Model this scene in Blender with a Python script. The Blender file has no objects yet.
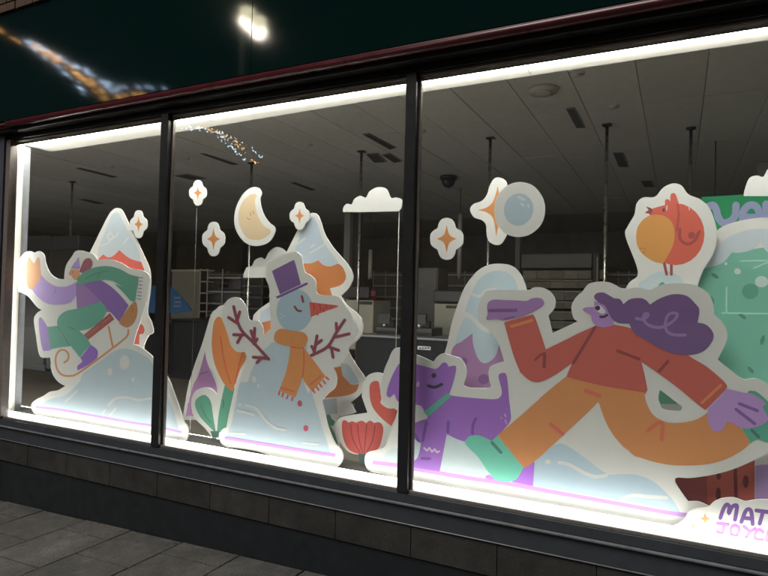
import bpy, bmesh, math, random
from mathutils import Vector, Matrix
from mathutils.geometry import delaunay_2d_cdt
random.seed(7)
S = bpy.context.scene
COL = S.collection
H = 1.546                      # eye height above the pavement
# ---------------------------------------------------------------- camera
R_ = Vector((0.89401468, 0.44739533, 0.02398267))
U_ = Vector((-0.01190007, -0.02979798, 0.9994851))
F_ = Vector((-0.4478796, 0.89383975, 0.02131579))
FPX = 587.43                   # focal length in photo pixels (768 wide)
cam_d = bpy.data.cameras.new('camera')
cam_d.sensor_width = 36; cam_d.lens = FPX / 768 * 36
cam_d.clip_start = 0.05; cam_d.clip_end = 500
cam = bpy.data.objects.new('camera', cam_d); COL.objects.link(cam)
M4 = Matrix.Identity(4)
for i in range(3):
    M4[i][0] = R_[i]; M4[i][1] = U_[i]; M4[i][2] = -F_[i]
M4[2][3] = H
cam.matrix_world = M4
S.camera = cam
# ---------------------------------------------------------------- night sky, broad sun lamp added for the street glow
W = bpy.data.worlds.new('World'); S.world = W; W.use_nodes = True
nt = W.node_tree; bg = nt.nodes['Background']
sky = nt.nodes.new('ShaderNodeTexSky'); sky.sky_type = 'NISHITA'; sky.sun_disc = False
SUN_EL, SUN_AZ = math.radians(55), math.radians(205)   # broad glow of the lit street and sky behind the viewer
sky.sun_elevation = math.radians(-3); sky.sun_rotation = SUN_AZ
nt.links.new(sky.outputs[0], bg.inputs[0]); bg.inputs[1].default_value = 0.10
sd = bpy.data.lights.new('sun', 'SUN'); sd.energy = 1.65; sd.angle = math.radians(36); sd.color = (1.0, 0.96, 0.90)
sun = bpy.data.objects.new('sun', sd); COL.objects.link(sun)
sun.rotation_euler = (math.radians(90) - SUN_EL, 0, math.radians(-25))
LED_LOW, LED_TOP, LED_SIDE, BACK_FILL = 9.5, 122.0, 32.0, 64.0    # glow of the window LED strips; the back one is an added fill
STREET = 8.0                  # watts of each street lamp head
S.view_settings.view_transform = 'Standard'; S.view_settings.look = 'None'
S.view_settings.exposure = 0.48; S.view_settings.gamma = 1; S.view_settings.use_curve_mapping = False
S.render.engine = 'CYCLES'
S.cycles.use_denoising = True
S.cycles.sample_clamp_indirect = 6
S.cycles.max_bounces = 6; S.cycles.transparent_max_bounces = 12
S.cycles.caustics_reflective = False; S.cycles.caustics_refractive = False

# ---------------------------------------------------------------- helpers
def lin(c):
    c /= 255.0
    return c / 12.92 if c <= 0.04045 else ((c + 0.055) / 1.055) ** 2.4
def at(px, py, Y):
    """the point of the vertical plane Y=const that the photo shows at pixel px,py"""
    d = F_ * FPX + R_ * (px - 384) - U_ * (py - 288)
    d = d * (Y / d.y)
    return Vector((d.x, Y, d.z + H))
def on_ground_z(x):
    return -1.546 + 0.0345 * x + H

MATS = {}
def mat(name, rgb, rough=0.6, metal=0.0, noise=0.0, nscale=30.0, bump=0.0, bscale=200.0, spec=0.5, coat=0.0):
    """plain paint / print / metal with a faint uneven tone"""
    if name in MATS: return MATS[name]
    m = bpy.data.materials.new(name); m.use_nodes = True
    t = m.node_tree; b = t.nodes['Principled BSDF']
    b.inputs['Roughness'].default_value = rough; b.inputs['Metallic'].default_value = metal
    b.inputs['Specular IOR Level'].default_value = spec; b.inputs['Coat Weight'].default_value = coat
    c = (*rgb, 1)
    b.inputs['Base Color'].default_value = c
    tc = t.nodes.new('ShaderNodeTexCoord')
    if noise > 0:
        n = t.nodes.new('ShaderNodeTexNoise'); n.inputs['Scale'].default_value = nscale; n.inputs['Detail'].default_value = 6
        t.links.new(tc.outputs['Object'], n.inputs['Vector'])
        mp = t.nodes.new('ShaderNodeMapRange'); mp.inputs[1].default_value = 0.25; mp.inputs[2].default_value = 0.75
        mp.inputs[3].default_value = 1 - noise; mp.inputs[4].default_value = 1 + noise
        t.links.new(n.outputs['Fac'], mp.inputs[0])
        mx = t.nodes.new('ShaderNodeMix'); mx.data_type = 'RGBA'; mx.blend_type = 'MULTIPLY'; mx.inputs[0].default_value = 1
        mx.inputs[6].default_value = c; t.links.new(mp.outputs[0], mx.inputs[7])
        t.links.new(mx.outputs[2], b.inputs['Base Color'])
        m2 = t.nodes.new('ShaderNodeMapRange'); m2.inputs[3].default_value = max(0.02, rough - noise * .5); m2.inputs[4].default_value = min(1, rough + noise * .5)
        t.links.new(n.outputs['Fac'], m2.inputs[0]); t.links.new(m2.outputs[0], b.inputs['Roughness'])
    if bump > 0:
        n2 = t.nodes.new('ShaderNodeTexNoise'); n2.inputs['Scale'].default_value = bscale; n2.inputs['Detail'].default_value = 4
        t.links.new(tc.outputs['Object'], n2.inputs['Vector'])
        bp = t.nodes.new('ShaderNodeBump'); bp.inputs['Strength'].default_value = bump; bp.inputs['Distance'].default_value = 0.004
        t.links.new(n2.outputs['Fac'], bp.inputs['Height']); t.links.new(bp.outputs[0], b.inputs['Normal'])
    MATS[name] = m
    return m
def emat(name, rgb, strength):
    if name in MATS: return MATS[name]
    m = bpy.data.materials.new(name); m.use_nodes = True
    t = m.node_tree; b = t.nodes['Principled BSDF']
    b.inputs['Base Color'].default_value = (0.8, 0.8, 0.8, 1)
    b.inputs['Emission Color'].default_value = (*rgb, 1); b.inputs['Emission Strength'].default_value = strength
    MATS[name] = m
    return m
def glass_mat():
    m = bpy.data.materials.new('window_glass'); m.use_nodes = True
    t = m.node_tree; t.nodes.clear()
    o = t.nodes.new('ShaderNodeOutputMaterial'); mx = t.nodes.new('ShaderNodeMixShader')
    tr = t.nodes.new('ShaderNodeBsdfTransparent'); tr.inputs[0].default_value = (0.97, 0.985, 0.975, 1)
    gl = t.nodes.new('ShaderNodeBsdfGlossy'); gl.inputs['Roughness'].default_value = 0.0
    fr = t.nodes.new('ShaderNodeFresnel'); fr.inputs[0].default_value = 1.5
    ge = t.nodes.new('ShaderNodeNewGeometry'); mr = t.nodes.new('ShaderNodeMapRange')   # same reflectance on both faces of the pane
    mr.inputs[3].default_value = 1.5; mr.inputs[4].default_value = 1 / 1.5
    t.links.new(ge.outputs['Backfacing'], mr.inputs[0]); t.links.new(mr.outputs[0], fr.inputs[0])
    t.links.new(fr.outputs[0], mx.inputs[0]); t.links.new(tr.outputs[0], mx.inputs[1]); t.links.new(gl.outputs[0], mx.inputs[2])
    # a thin film of dust and wiping streaks
    df = t.nodes.new('ShaderNodeBsdfDiffuse'); df.inputs[0].default_value = (0.7, 0.7, 0.68, 1)
    tc = t.nodes.new('ShaderNodeTexCoord'); mpn = t.nodes.new('ShaderNodeMapping'); mpn.inputs['Scale'].default_value = (9, 1, 1.6); mpn.inputs['Rotation'].default_value = (0, 0.12, 0)
    nz = t.nodes.new('ShaderNodeTexNoise'); nz.inputs['Scale'].default_value = 3.0; nz.inputs['Detail'].default_value = 8; nz.inputs['Roughness'].default_value = 0.7
    t.links.new(tc.outputs['Object'], mpn.inputs[0]); t.links.new(mpn.outputs[0], nz.inputs['Vector'])
    rng = t.nodes.new('ShaderNodeMapRange'); rng.inputs[1].default_value = 0.35; rng.inputs[2].default_value = 0.75; rng.inputs[3].default_value = 0.001; rng.inputs[4].default_value = 0.010
    t.links.new(nz.outputs['Fac'], rng.inputs[0])
    m2 = t.nodes.new('ShaderNodeMixShader'); t.links.new(rng.outputs[0], m2.inputs[0]); t.links.new(mx.outputs[0], m2.inputs[1]); t.links.new(df.outputs[0], m2.inputs[2])
    t.links.new(m2.outputs[0], o.inputs[0])
    return m
GLASS = glass_mat()

def link(o, parent=None):
    COL.objects.link(o)
    if parent: o.parent = parent
    return o
def thing(name, label, cat, loc=(0, 0, 0), group=None):
    o = bpy.data.objects.new(name, None); o.location = loc; o.empty_display_size = 0.1; link(o)
    o['label'] = label; o['category'] = cat
    if group: o['group'] = group
    return o
def tag(o, label, cat, group=None):
    o['label'] = label; o['category'] = cat
    if group: o['group'] = group
    return o
def mesh_obj(name, verts, faces, m, parent=None, smooth=False):
    """verts in world space; the object keeps the parent's origin"""
    off = parent.matrix_basis.translation.copy() if parent else Vector((0, 0, 0))
    if parent and parent.parent: off = off + parent.parent.matrix_basis.translation
    me = bpy.data.meshes.new(name)
    me.from_pydata([tuple(Vector(v) - off) for v in verts], [], faces)
    me.materials.append(m); me.validate()
    if smooth:
        for p in me.polygons: p.use_smooth = True
    return link(bpy.data.objects.new(name, me), parent)
def struct(o): o['kind'] = 'structure'; return o
def box(name, a, b, m, parent=None, bev=0.0):
    x0, x1 = sorted((a[0], b[0])); y0, y1 = sorted((a[1], b[1])); z0, z1 = sorted((a[2], b[2]))
    v = [(x0,y0,z0),(x1,y0,z0),(x1,y1,z0),(x0,y1,z0),(x0,y0,z1),(x1,y0,z1),(x1,y1,z1),(x0,y1,z1)]
    f = [(0,3,2,1),(4,5,6,7),(0,1,5,4),(1,2,6,5),(2,3,7,6),(3,0,4,7)]
    o = mesh_obj(name, v, f, m, parent)
    if bev > 0:
        bm = bmesh.new(); bm.from_mesh(o.data)
        bmesh.ops.bevel(bm, geom=bm.edges[:], offset=bev, segments=2, profile=0.5, affect='EDGES')
        bm.to_mesh(o.data); bm.free()
    return o
def boxpx(name, x0, y0, x1, y1, Y, depth, m, parent=None, bev=0.0):
    """a box at real depth Y, its front face covering these photo pixels"""
    c = [at(x0, y0, Y), at(x1, y0, Y), at(x0, y1, Y), at(x1, y1, Y)]
    xa = (c[0].x + c[2].x) / 2; xb = (c[1].x + c[3].x) / 2; za = (c[2].z + c[3].z) / 2; zb = (c[0].z + c[1].z) / 2
    return box(name, (xa, Y, za), (xb, Y + depth, zb), m, parent, bev)
def tube(name, pts, r, m, parent=None, seg=12, cap=True):
    pts = [Vector(p) for p in pts]; v = []; f = []
    for i, p in enumerate(pts):
        d = (pts[min(i + 1, len(pts) - 1)] - pts[max(i - 1, 0)]).normalized()
        a = d.orthogonal().normalized() if i == 0 else (a - d * a.dot(d)).normalized()
        b = d.cross(a)
        rr = r[i] if isinstance(r, (list, tuple)) else r
        for k in range(seg):
            t = 2 * math.pi * k / seg
            v.append(p + a * math.cos(t) * rr + b * math.sin(t) * rr)
    for i in range(len(pts) - 1):
        for k in range(seg):
            k2 = (k + 1) % seg
            f.append((i * seg + k, i * seg + k2, (i + 1) * seg + k2, (i + 1) * seg + k))
    if cap:
        f.append(tuple(range(seg))[::-1]); f.append(tuple((len(pts) - 1) * seg + k for k in range(seg)))
    return mesh_obj(name, v, f, m, parent, smooth=True)

# ------------------------------------------------ outlines traced from the photo, laid on their own plane
CROP = dict(A1=(0,220), A2=(50,200), A3=(20,280), A4=(0,360), A5=(90,330), A6=(90,380),
            B1=(180,160), B2=(280,170), B3=(240,230), B4=(170,290), B5=(270,310), B6=(170,370), B7=(280,390), B8=(340,220),
            C1=(420,160), C2=(430,250), C3=(380,330), C4=(380,400), C5=(470,400), C6=(480,280), C7=(570,270), C8=(640,270),
            D1=(610,175), D2=(640,160), D3=(640,220), D4=(520,360), D5=(640,340), D6=(640,420), D7=(640,470), D8=(540,420),
            E8=(240,340), FX=(0,0))
def parse(s):
    out = []; ox = oy = 0; sc = 1.0
    for tok in s.split():
        if tok in CROP:
            ox, oy = CROP[tok]; sc = 7.68 if tok == 'E8' else (1.0 if tok == 'FX' else 6.0); continue
        corner = tok.endswith('!'); x, y = tok.rstrip('!').split(',')
        out.append((ox + float(x) / sc, oy + float(y) / sc, corner))
    return out
def catmull(p0, p1, p2, p3, t):
    return tuple(0.5 * (2 * b + (c - a) * t + (2 * a - 5 * b + 4 * c - d) * t * t + (3 * b - a - 3 * c + d) * t ** 3)
                 for a, b, c, d in zip(p0, p1, p2, p3))
def spline(pts, closed, n=5):
    N = len(pts); out = []
    for i in range(N if closed else N - 1):
        a = pts[i]; b = pts[(i + 1) % N]
        pa = pts[i - 1] if (closed or i > 0) else a
        pb = pts[(i + 2) % N] if (closed or i + 2 < N) else b
        if a[2]: pa = a
        if b[2]: pb = b
        if math.hypot(a[0] - b[0], a[1] - b[1]) < 0.05: continue
        for k in range(n):
            q = catmull(pa[:2], a[:2], b[:2], pb[:2], k / n)
            if not out or math.hypot(q[0] - out[-1][0], q[1] - out[-1][1]) > 0.04: out.append(q)
    if not closed: out.append(pts[-1][:2])
    return out
def area(p): return sum(p[i][0] * p[(i + 1) % len(p)][1] - p[(i + 1) % len(p)][0] * p[i][1] for i in range(len(p))) / 2
def slab_from(loops_px, Y, th, m, name, parent=None):
    """solid sheet: front face at plane Y, thickness th backwards. loops: outer, then holes"""
    loops = []
    for k, lp in enumerate(loops_px):
        w = [at(x, y, Y) for x, y in lp]
        w = [(v.x, v.z) for v in w]
        if (area(w) > 0) != (k == 0): w = w[::-1]
        loops.append(w)
    flat = [q for lp in loops for q in lp]; n = len(flat)
    v = [(x, Y, z) for x, z in flat] + [(x, Y + th, z) for x, z in flat]
    f = []; ed = []; k0 = 0
    for lp in loops:
        ed += [(k0 + i, k0 + (i + 1) % len(lp)) for i in range(len(lp))]; k0 += len(lp)
    cv, _, cf, _, _, _ = delaunay_2d_cdt([Vector(q) for q in flat], ed, [list(range(len(loops[0])))] if len(loops) == 1 else [], 1, 1e-6)
    def inside(x, z, lp):
        r = False
        for (xa, za), (xb, zb) in zip(lp, lp[1:] + lp[:1]):
            if (za > z) != (zb > z) and x < (xb - xa) * (z - za) / (zb - za) + xa: r = not r
        return r
    m0 = len(v); v += [(q.x, Y, q.y) for q in cv] + [(q.x, Y + th, q.y) for q in cv]; nc = len(cv)
    for a, b, c in cf:
        ar = (cv[b].x-cv[a].x)*(cv[c].y-cv[a].y) - (cv[c].x-cv[a].x)*(cv[b].y-cv[a].y)
        if ar < 0: b, c = c, b
        if any(inside((cv[a].x + cv[b].x + cv[c].x) / 3, (cv[a].y + cv[b].y + cv[c].y) / 3, lp) for lp in loops[1:]): continue
        f.append((m0 + a, m0 + b, m0 + c))
        if th > 0.001: f.append((m0 + nc + a, m0 + nc + c, m0 + nc + b))
    i0 = 0
    for lp in loops:
        L = len(lp)
        for i in range(L):
            j = (i + 1) % L
            f.append((i0 + i, i0 + i + n, i0 + j + n, i0 + j))
        i0 += L
    return mesh_obj(name, v, f, m, parent)
def ellipse_px(cx, cy, rx, ry, rot=0, n=24):
    c, s = math.cos(rot), math.sin(rot)
    return [(cx + rx * math.cos(t) * c - ry * math.sin(t) * s, cy + rx * math.cos(t) * s + ry * math.sin(t) * c)
            for t in [2 * math.pi * k / n for k in range(n)]]
def ribbon_loop(path, w):
    """outline of a brush stroke of width w with round ends"""
    L = []; Rr = []
    for i, p in enumerate(path):
        a = path[max(i - 1, 0)]; b = path[min(i + 1, len(path) - 1)]
        dx, dy = b[0] - a[0], b[1] - a[1]; l = math.hypot(dx, dy) or 1
        nx, ny = -dy / l, dx / l
        L.append((p[0] + nx * w / 2, p[1] + ny * w / 2)); Rr.append((p[0] - nx * w / 2, p[1] - ny * w / 2))
    return L, Rr
def stroke_obj(paths, w, Y, th, m, name, parent):
    v = []; f = []
    for path in paths:
        npt = len(path)
        L, Rr = ribbon_loop(path, w); n = len(L); b0 = len(v)
        for i, q in enumerate(L + Rr): v.append(at(q[0], q[1], Y - 1.2e-5 * (i % npt) / npt))   # a stroke crosses over itself like wet paint
        for i in range(n - 1):
            f.append((b0 + i, b0 + i + 1, b0 + n + i + 1, b0 + n + i))
        for e, (c, l, r) in enumerate(((path[0], b0, b0 + n), (path[-1], b0 + n - 1, b0 + 2 * n - 1))):
            q = path[1] if e == 0 else path[-2]
            a0 = math.atan2(c[1] - q[1], c[0] - q[0]); ci = len(v)
            for k in range(1, 6):
                t = a0 - math.pi / 2 + math.pi * k / 6
                v.append(at(c[0] + math.cos(t) * w / 2, c[1] + math.sin(t) * w / 2, Y - 1.2e-5 * e))
            ring = [l if e == 1 else r] ; 
            # order: the cap runs from one side of the stroke to the other
            pl, pr = v[l], v[r]
            first, last = (l, r) if (pl - v[ci]).length < (pr - v[ci]).length else (r, l)
            f.append((first, ci, ci + 1, ci + 2, ci + 3, ci + 4, last))
    n0 = len(v); 
    v2 = [Vector((q.x, q.y, q.z)) for q in v]
    me = mesh_obj(name, v2, f, m, parent)
    bm = bmesh.new(); bm.from_mesh(me.data); bmesh.ops.recalc_face_normals(bm, faces=bm.faces[:])
    for fc in bm.faces:
        if fc.normal.y > 0: fc.normal_flip()
    r = bmesh.ops.extrude_face_region(bm, geom=bm.faces[:]) if th > 0.001 else {'geom': []}
    for g in r['geom']:
        if isinstance(g, bmesh.types.BMVert): g.co.y -= th
    if th > 0.001: bmesh.ops.recalc_face_normals(bm, faces=bm.faces[:])
    bm.to_mesh(me.data); bm.free()
    return me

WHITE = (0.84, 0.835, 0.815)
def ink(r, g, b, w=(200, 196, 186)):
    """print colour: the photo's tone of the ink over the tone of the white board beside it"""
    c = tuple(min(0.85, WHITE[i] * lin(v) / lin(w[i])) for i, v in enumerate((r, g, b)))
    c = tuple(0.90 * v + 0.055 * WHITE[i] for i, v in enumerate(c))      # tone-mapping lift and glossy veil put into the ink colour
    return mat('ink_%d_%d_%d_%d' % (r, g, b, w[0]), c, rough=0.55, spec=0.35, noise=0.025, nscale=9)
BOARD = mat('white_foam_board', WHITE, rough=0.6, spec=0.3, noise=0.02, nscale=6)
EDGE = BOARD
SUB = dict(hat_brim='hat_crown', hat_band='hat', eye='face', carrot_stripe='carrot_nose', seat_streak='sledge_seat', leg_crease='leg', glove_line='right_glove', sleeve_crease='left_sleeve',
           scarf_fold='scarf', scarf_fringe='scarf', petal_line='flower', leaf_vein='leaf', slope_shade='slope', dog_crease='dog_body', dog_zigzag='dog_body', dog_eye='dog_body', dog_mouth='dog_body',
           dog_blush='dog_body', dog_spot='dog_body', dog_collar='dog_body', pupil='eye_white', mouth='face', hair_curl='hair', trouser_crease='trousers', jacket_seam='jacket', cuff_stripe='jacket',
           wing_swirl='body', wing_dot='body', tail_line='body', belly_dot='belly', bark_line='trunk', bark_mark='trunk', leaf_mark='leaves', leaf_blotch='leaves', bauble='leaves', smile='crescent',
           cheek_dot='head', button='body', snow_spot='hill', scarf_seam='scarf_tail', shade_spot='slope', shine='snowball')
class Board:
    """one cut-out display board: a thick white sheet with printed colour fields on its face"""
    def __init__(s, name, label, cat, outline, Y, holes=(), th=0.010, group=None, w=(200,196,186)):
        lo = [spline(parse(outline), True)] + [spline(parse(h), True) for h in holes]
        xs = [at(x, y, Y) for x, y in lo[0]]
        bx = sum(v.x for v in xs) / len(xs); bz = min(v.z for v in xs)
        s.t = thing(name, label, cat, (bx, Y, bz), group); s.Y = Y; s.k = 0; s.w = w; s.parts = {}
        slab_from(lo, Y, th, BOARD, 'backing_board', s.t)
    def par(s, name, parent): return parent or s.parts.get(SUB.get(name)) or s.t
    def keep(s, name, o):
        if o.parent == s.t: s.parts.setdefault(name, o)
        return o
    def y(s): s.k += 1; return s.Y - 0.00003 * s.k - 0.00003
    def area(s, name, rgb, outline, parent=None):
        Y = s.y(); return s.keep(name, slab_from([spline(parse(outline), True)], Y, 0.00002, ink(*rgb, s.w), name, s.par(name, parent)))
    def oval(s, name, rgb, crop, cx, cy, rx, ry, rot=0, parent=None):
        ox, oy = CROP[crop]; sc = 1.0 if crop == 'FX' else (7.68 if crop == 'E8' else 6.0)
        return s.keep(name, slab_from([ellipse_px(ox + cx / sc, oy + cy / sc, rx / sc, ry / sc, rot)], s.y(), 0.00002, ink(*rgb, s.w), name, s.par(name, parent)))
    def line(s, name, rgb, w, *paths, parent=None, branch=None):
        first = None
        for p in paths:            # every stroke its own piece; twigs hang under their branch
            par = first if (branch and first) else s.par(name, parent)
            o = stroke_obj([spline(parse(p), False, 4)], w, s.y(), 0.00002, ink(*rgb, s.w), branch if (branch and first) else name, par)
            first = first or o
        return first
def star_loop(cx, cy, rx, ry, inner=0.29):
    pts = []
    for k in range(4):
        a = k * math.pi / 2
        tx, ty = cx + rx * math.sin(a), cy - ry * math.cos(a)
        m = a + math.pi / 4
        pts.append((tx, ty, True)); pts.append((cx + rx * inner * 1.414 * math.sin(m), cy - ry * inner * 1.414 * math.cos(m), False))
    return spline(pts, True, 4)


# ================================================================ THE SETTING
def Z(z): return z + H
def weather(m, speck=0.35, gum=True):
    """aggregate speckle, trodden gum and stains over a stone colour"""
    t = m.node_tree; b = t.nodes['Principled BSDF']; src = b.inputs['Base Color'].links[0].from_socket
    ge = t.nodes.new('ShaderNodeNewGeometry')
    def mul(src, fac):
        mx = t.nodes.new('ShaderNodeMix'); mx.data_type = 'RGBA'; mx.blend_type = 'MULTIPLY'; mx.inputs[0].default_value = 1
        t.links.new(src, mx.inputs[6]); t.links.new(fac, mx.inputs[7]); return mx.outputs[2]
    def rng(src, a, b_, lo, hi):
        r = t.nodes.new('ShaderNodeMapRange'); r.inputs[1].default_value = a; r.inputs[2].default_value = b_; r.inputs[3].default_value = lo; r.inputs[4].default_value = hi
        t.links.new(src, r.inputs[0]); return r.outputs[0]
    n = t.nodes.new('ShaderNodeTexNoise'); n.inputs['Scale'].default_value = 170; n.inputs['Detail'].default_value = 2; t.links.new(ge.outputs['Position'], n.inputs['Vector'])
    src = mul(src, rng(n.outputs['Fac'], 0.35, 0.65, 1 - speck, 1 + speck * 1.6))
    n = t.nodes.new('ShaderNodeTexNoise'); n.inputs['Scale'].default_value = 2.3; n.inputs['Detail'].default_value = 7; n.inputs['Roughness'].default_value = 0.65; t.links.new(ge.outputs['Position'], n.inputs['Vector'])
    src = mul(src, rng(n.outputs['Fac'], 0.35, 0.68, 0.62, 1.22))
    if gum:
        v = t.nodes.new('ShaderNodeTexVoronoi'); v.inputs['Scale'].default_value = 5.5; t.links.new(ge.outputs['Position'], v.inputs['Vector'])
        src = mul(src, rng(v.outputs['Distance'], 0.085, 0.10, 0.55, 1.0))
    t.links.new(src, b.inputs['Base Color'])
# ---------------------------------------------------------------- pavement
concrete = []
for i, c in enumerate(((0.076,0.073,0.067),(0.082,0.078,0.072),(0.071,0.069,0.064),(0.078,0.074,0.068))):
    concrete.append(mat('paving_concrete_%d' % i, c, rough=0.85, noise=0.28, nscale=14, bump=0.5, bscale=160))
for m_ in concrete: weather(m_)
joint_m = mat('paving_joint', (0.022, 0.020, 0.018), rough=0.95, noise=0.3, nscale=40)
gx0, gx1 = -60, 60
pav = struct(mesh_obj('pavement', [(gx0,-60,on_ground_z(gx0)-0.012),(gx1,-60,on_ground_z(gx1)-0.012),(gx1,2.99,on_ground_z(gx1)-0.012),(gx0,2.99,on_ground_z(gx0)-0.012)], [(0,1,2,3)], joint_m))
slab_meshes = []
TX, TY = 0.4865, 0.479
ang = math.atan(0.0345)
for i in range(4):
    bm = bmesh.new(); bmesh.ops.create_cube(bm, size=1)
    for v in bm.verts: v.co = Vector((v.co.x * (TX - 0.010), v.co.y * (TY - 0.010), v.co.z * 0.05))
    bmesh.ops.bevel(bm, geom=[e for e in bm.edges if all(v.co.z > 0 for v in e.verts)], offset=0.004, segments=1, affect='EDGES')
    me = bpy.data.meshes.new('paving_slab'); bm.to_mesh(me); bm.free(); me.materials.append(concrete[i]); slab_meshes.append(me)
for i in range(-15, 12):
    xc = -3.43 + (i + 0.5) * TX
    for j in range(-1, 8):
        y1 = (3.01 if i % 2 == 0 else 3.01 + TY / 2) - j * TY; yc = y1 - TY / 2
        me = slab_meshes[random.randrange(4)]
        o = bpy.data.objects.new('paving_slab', me); link(o, pav)
        if y1 > 2.97:                                     # cut against the wall
            if yc - TY / 2 > 2.9: COL.objects.unlink(o); bpy.data.objects.remove(o); continue
            o.scale.y = (2.962 - (yc - TY / 2)) / TY; yc = (2.962 + yc - TY / 2) / 2
        o.location = (xc, yc, on_ground_z(xc) - 0.025 + random.uniform(-0.0015, 0.0015))
        o.rotation_euler = (random.uniform(-.002, .002), -ang + random.uniform(-.002, .002), 0)
# ---------------------------------------------------------------- shop front
frame_m = mat('dark_grey_frame', (0.018, 0.019, 0.021), rough=0.33, metal=0.0, noise=0.12, nscale=12, spec=0.5)
sill_m = mat('blue_grey_sill', (0.048, 0.055, 0.066), rough=0.34, noise=0.12, nscale=12)
nose_m = mat('sill_edge_highlight', (0.17, 0.18, 0.195), rough=0.3, noise=0.25, nscale=18)  # highlight along the sill edges painted in as a paler colour
black_m = mat('black_head', (0.010, 0.010, 0.011), rough=0.4, noise=0.1)
alu_m = mat('worn_aluminium_bead', (0.42, 0.40, 0.38), rough=0.35, metal=0.8, noise=0.15, nscale=40)
bead_m = mat('brown_glazing_bead', (0.20, 0.17, 0.155), rough=0.4, noise=0.1)
stone_m = [mat('riser_stone_%d' % i, c, rough=0.75, noise=0.3, nscale=9, bump=0.25, bscale=120) for i, c in enumerate(((0.032,0.031,0.029),(0.034,0.0325,0.0305),(0.031,0.030,0.028)))]
for m_ in stone_m: weather(m_, 0.18, False)
plinth_m = mat('dark_plinth', (0.0095, 0.0125, 0.016), rough=0.6, noise=0.2, nscale=10, bump=0.1)
green_m = mat('green_fascia_gloss', (0.0022, 0.0145, 0.0128), rough=0.062, spec=0.4, noise=0.04, nscale=3)
red_m = mat('dark_red_moulding', (0.085, 0.010, 0.015), rough=0.3, spec=0.6, noise=0.2, nscale=8)
brick_m = mat('brown_brick', (0.085, 0.048, 0.030), rough=0.9, noise=0.35, nscale=20, bump=0.3)
white_m = mat('white_reveal_paint', (0.78, 0.76, 0.70), rough=0.55, noise=0.03, nscale=5)
grey_m = mat('grey_reveal', (0.24, 0.25, 0.27), rough=0.6, noise=0.1)
ledge_m = mat('grey_window_ledge', (0.17, 0.165, 0.155), rough=0.32, noise=0.15, nscale=14)

GZT, GZB = 1.257, -1.030       # glass head / bottom relative to eye
XL, XR = -5.06, 2.6            # window opening
MX = [(-3.240, -3.168), (-1.363, -1.298), (0.512, 0.577)]    # mullion faces
sf = thing('shop_front', 'shop front with dark framed windows, green fascia and stone riser', 'shop front', (-1.5, 2.95, 0))
# stone riser blocks and plinth
core_m = mat('riser_core', (0.03, 0.028, 0.025), rough=0.9)
core = box('riser_core', (XL - 3.2, 2.972, Z(-2.2)), (XR + 2, 3.06, Z(-1.13)), core_m, sf)
k0 = -3.186
for k in range(-11, 13):
    xa = k0 + k * 0.4765
    if xa > XR + 1 or xa < XL - 3: continue
    dz = random.uniform(-0.002, 0.002)
    box('stone_block', (xa + 0.0015, 2.950 + random.uniform(0, 0.0015), Z(-1.386)), (xa + 0.4765 - 0.0015, 2.975, Z(-1.212)), stone_m[k % 3], sf, bev=0.002)
for k in range(-6, 7):
    xa = k0 + 0.2 + k * 0.953
    if xa > XR + 1 or xa < XL - 3: continue
    box('plinth_panel', (xa + 0.0004, 2.962, Z(-2.2)), (xa + 0.9526, 2.976, Z(-1.390)), plinth_m, sf)
# sill flashing, sill nose, bottom rail with bead
box('sill_apron', (XL - 0.15, 2.944, Z(-1.208)), (XR, 2.99, Z(-1.112)), sill_m, sf, bev=0.003)
tube('apron_edge', [(XL - 0.15, 2.945, Z(-1.212)), (XR, 2.945, Z(-1.212))], 0.004, nose_m, sf, seg=8)
box('sill_nose', (XL - 0.15, 2.926, Z(-1.110)), (XR, 2.99, Z(-1.096)), nose_m, sf, bev=0.005)
box('bottom_rail', (XL - 0.06, 2.936, Z(-1.094)), (XR, 2.9945, Z(-1.044)), sill_m, sf, bev=0.003)
box('glazing_bead', (XL, 2.946, Z(-1.0435)), (XR, 2.972, Z(-1.0255)), alu_m, sf, bev=0.003)
# head: black box beam, thin grey head rail, bead
box('head_rail', (XL - 0.06, 2.945, Z(1.262)), (XR, 3.000, Z(1.300)), frame_m, sf, bev=0.003)
box('head_bead', (XL, 2.962, Z(1.248)), (XR, 2.984, Z(1.261)), bead_m, sf, bev=0.002)
box('head_beam', (XL - 3, 2.870, Z(1.302)), (XR + 2, 3.05, Z(1.395)), black_m, sf, bev=0.006)
# mullions
for xa, xb in MX:
    box('mullion', (xa, 2.930, Z(-1.0425)), (xb, 2.999, Z(1.2615)), frame_m, sf, bev=0.004)
    box('mullion_bead', (xb + 0.0005, 2.962, Z(-1.034)), (xb + 0.016, 2.980, Z(1.2475)), bead_m, sf, bev=0.002)
    box('mullion_bead', (xa - 0.012, 2.962, Z(-1.034)), (xa - 0.0005, 2.980, Z(1.2475)), frame_m, sf, bev=0.002)
box('jamb', (XL + 0.04, 2.930, Z(-1.0425)), (XL + 0.098, 2.999, Z(1.2615)), bead_m, sf, bev=0.004)
# glass panes
edges = [XL + 0.098] + [q for m_ in MX for q in m_] + [XR]
for i in range(0, len(edges), 2):
    g = box('glass_pane', (edges[i] + 0.002, 2.985, Z(-1.033)), (edges[i + 1] - 0.002, 2.991, Z(1.247)), GLASS, sf)
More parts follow.
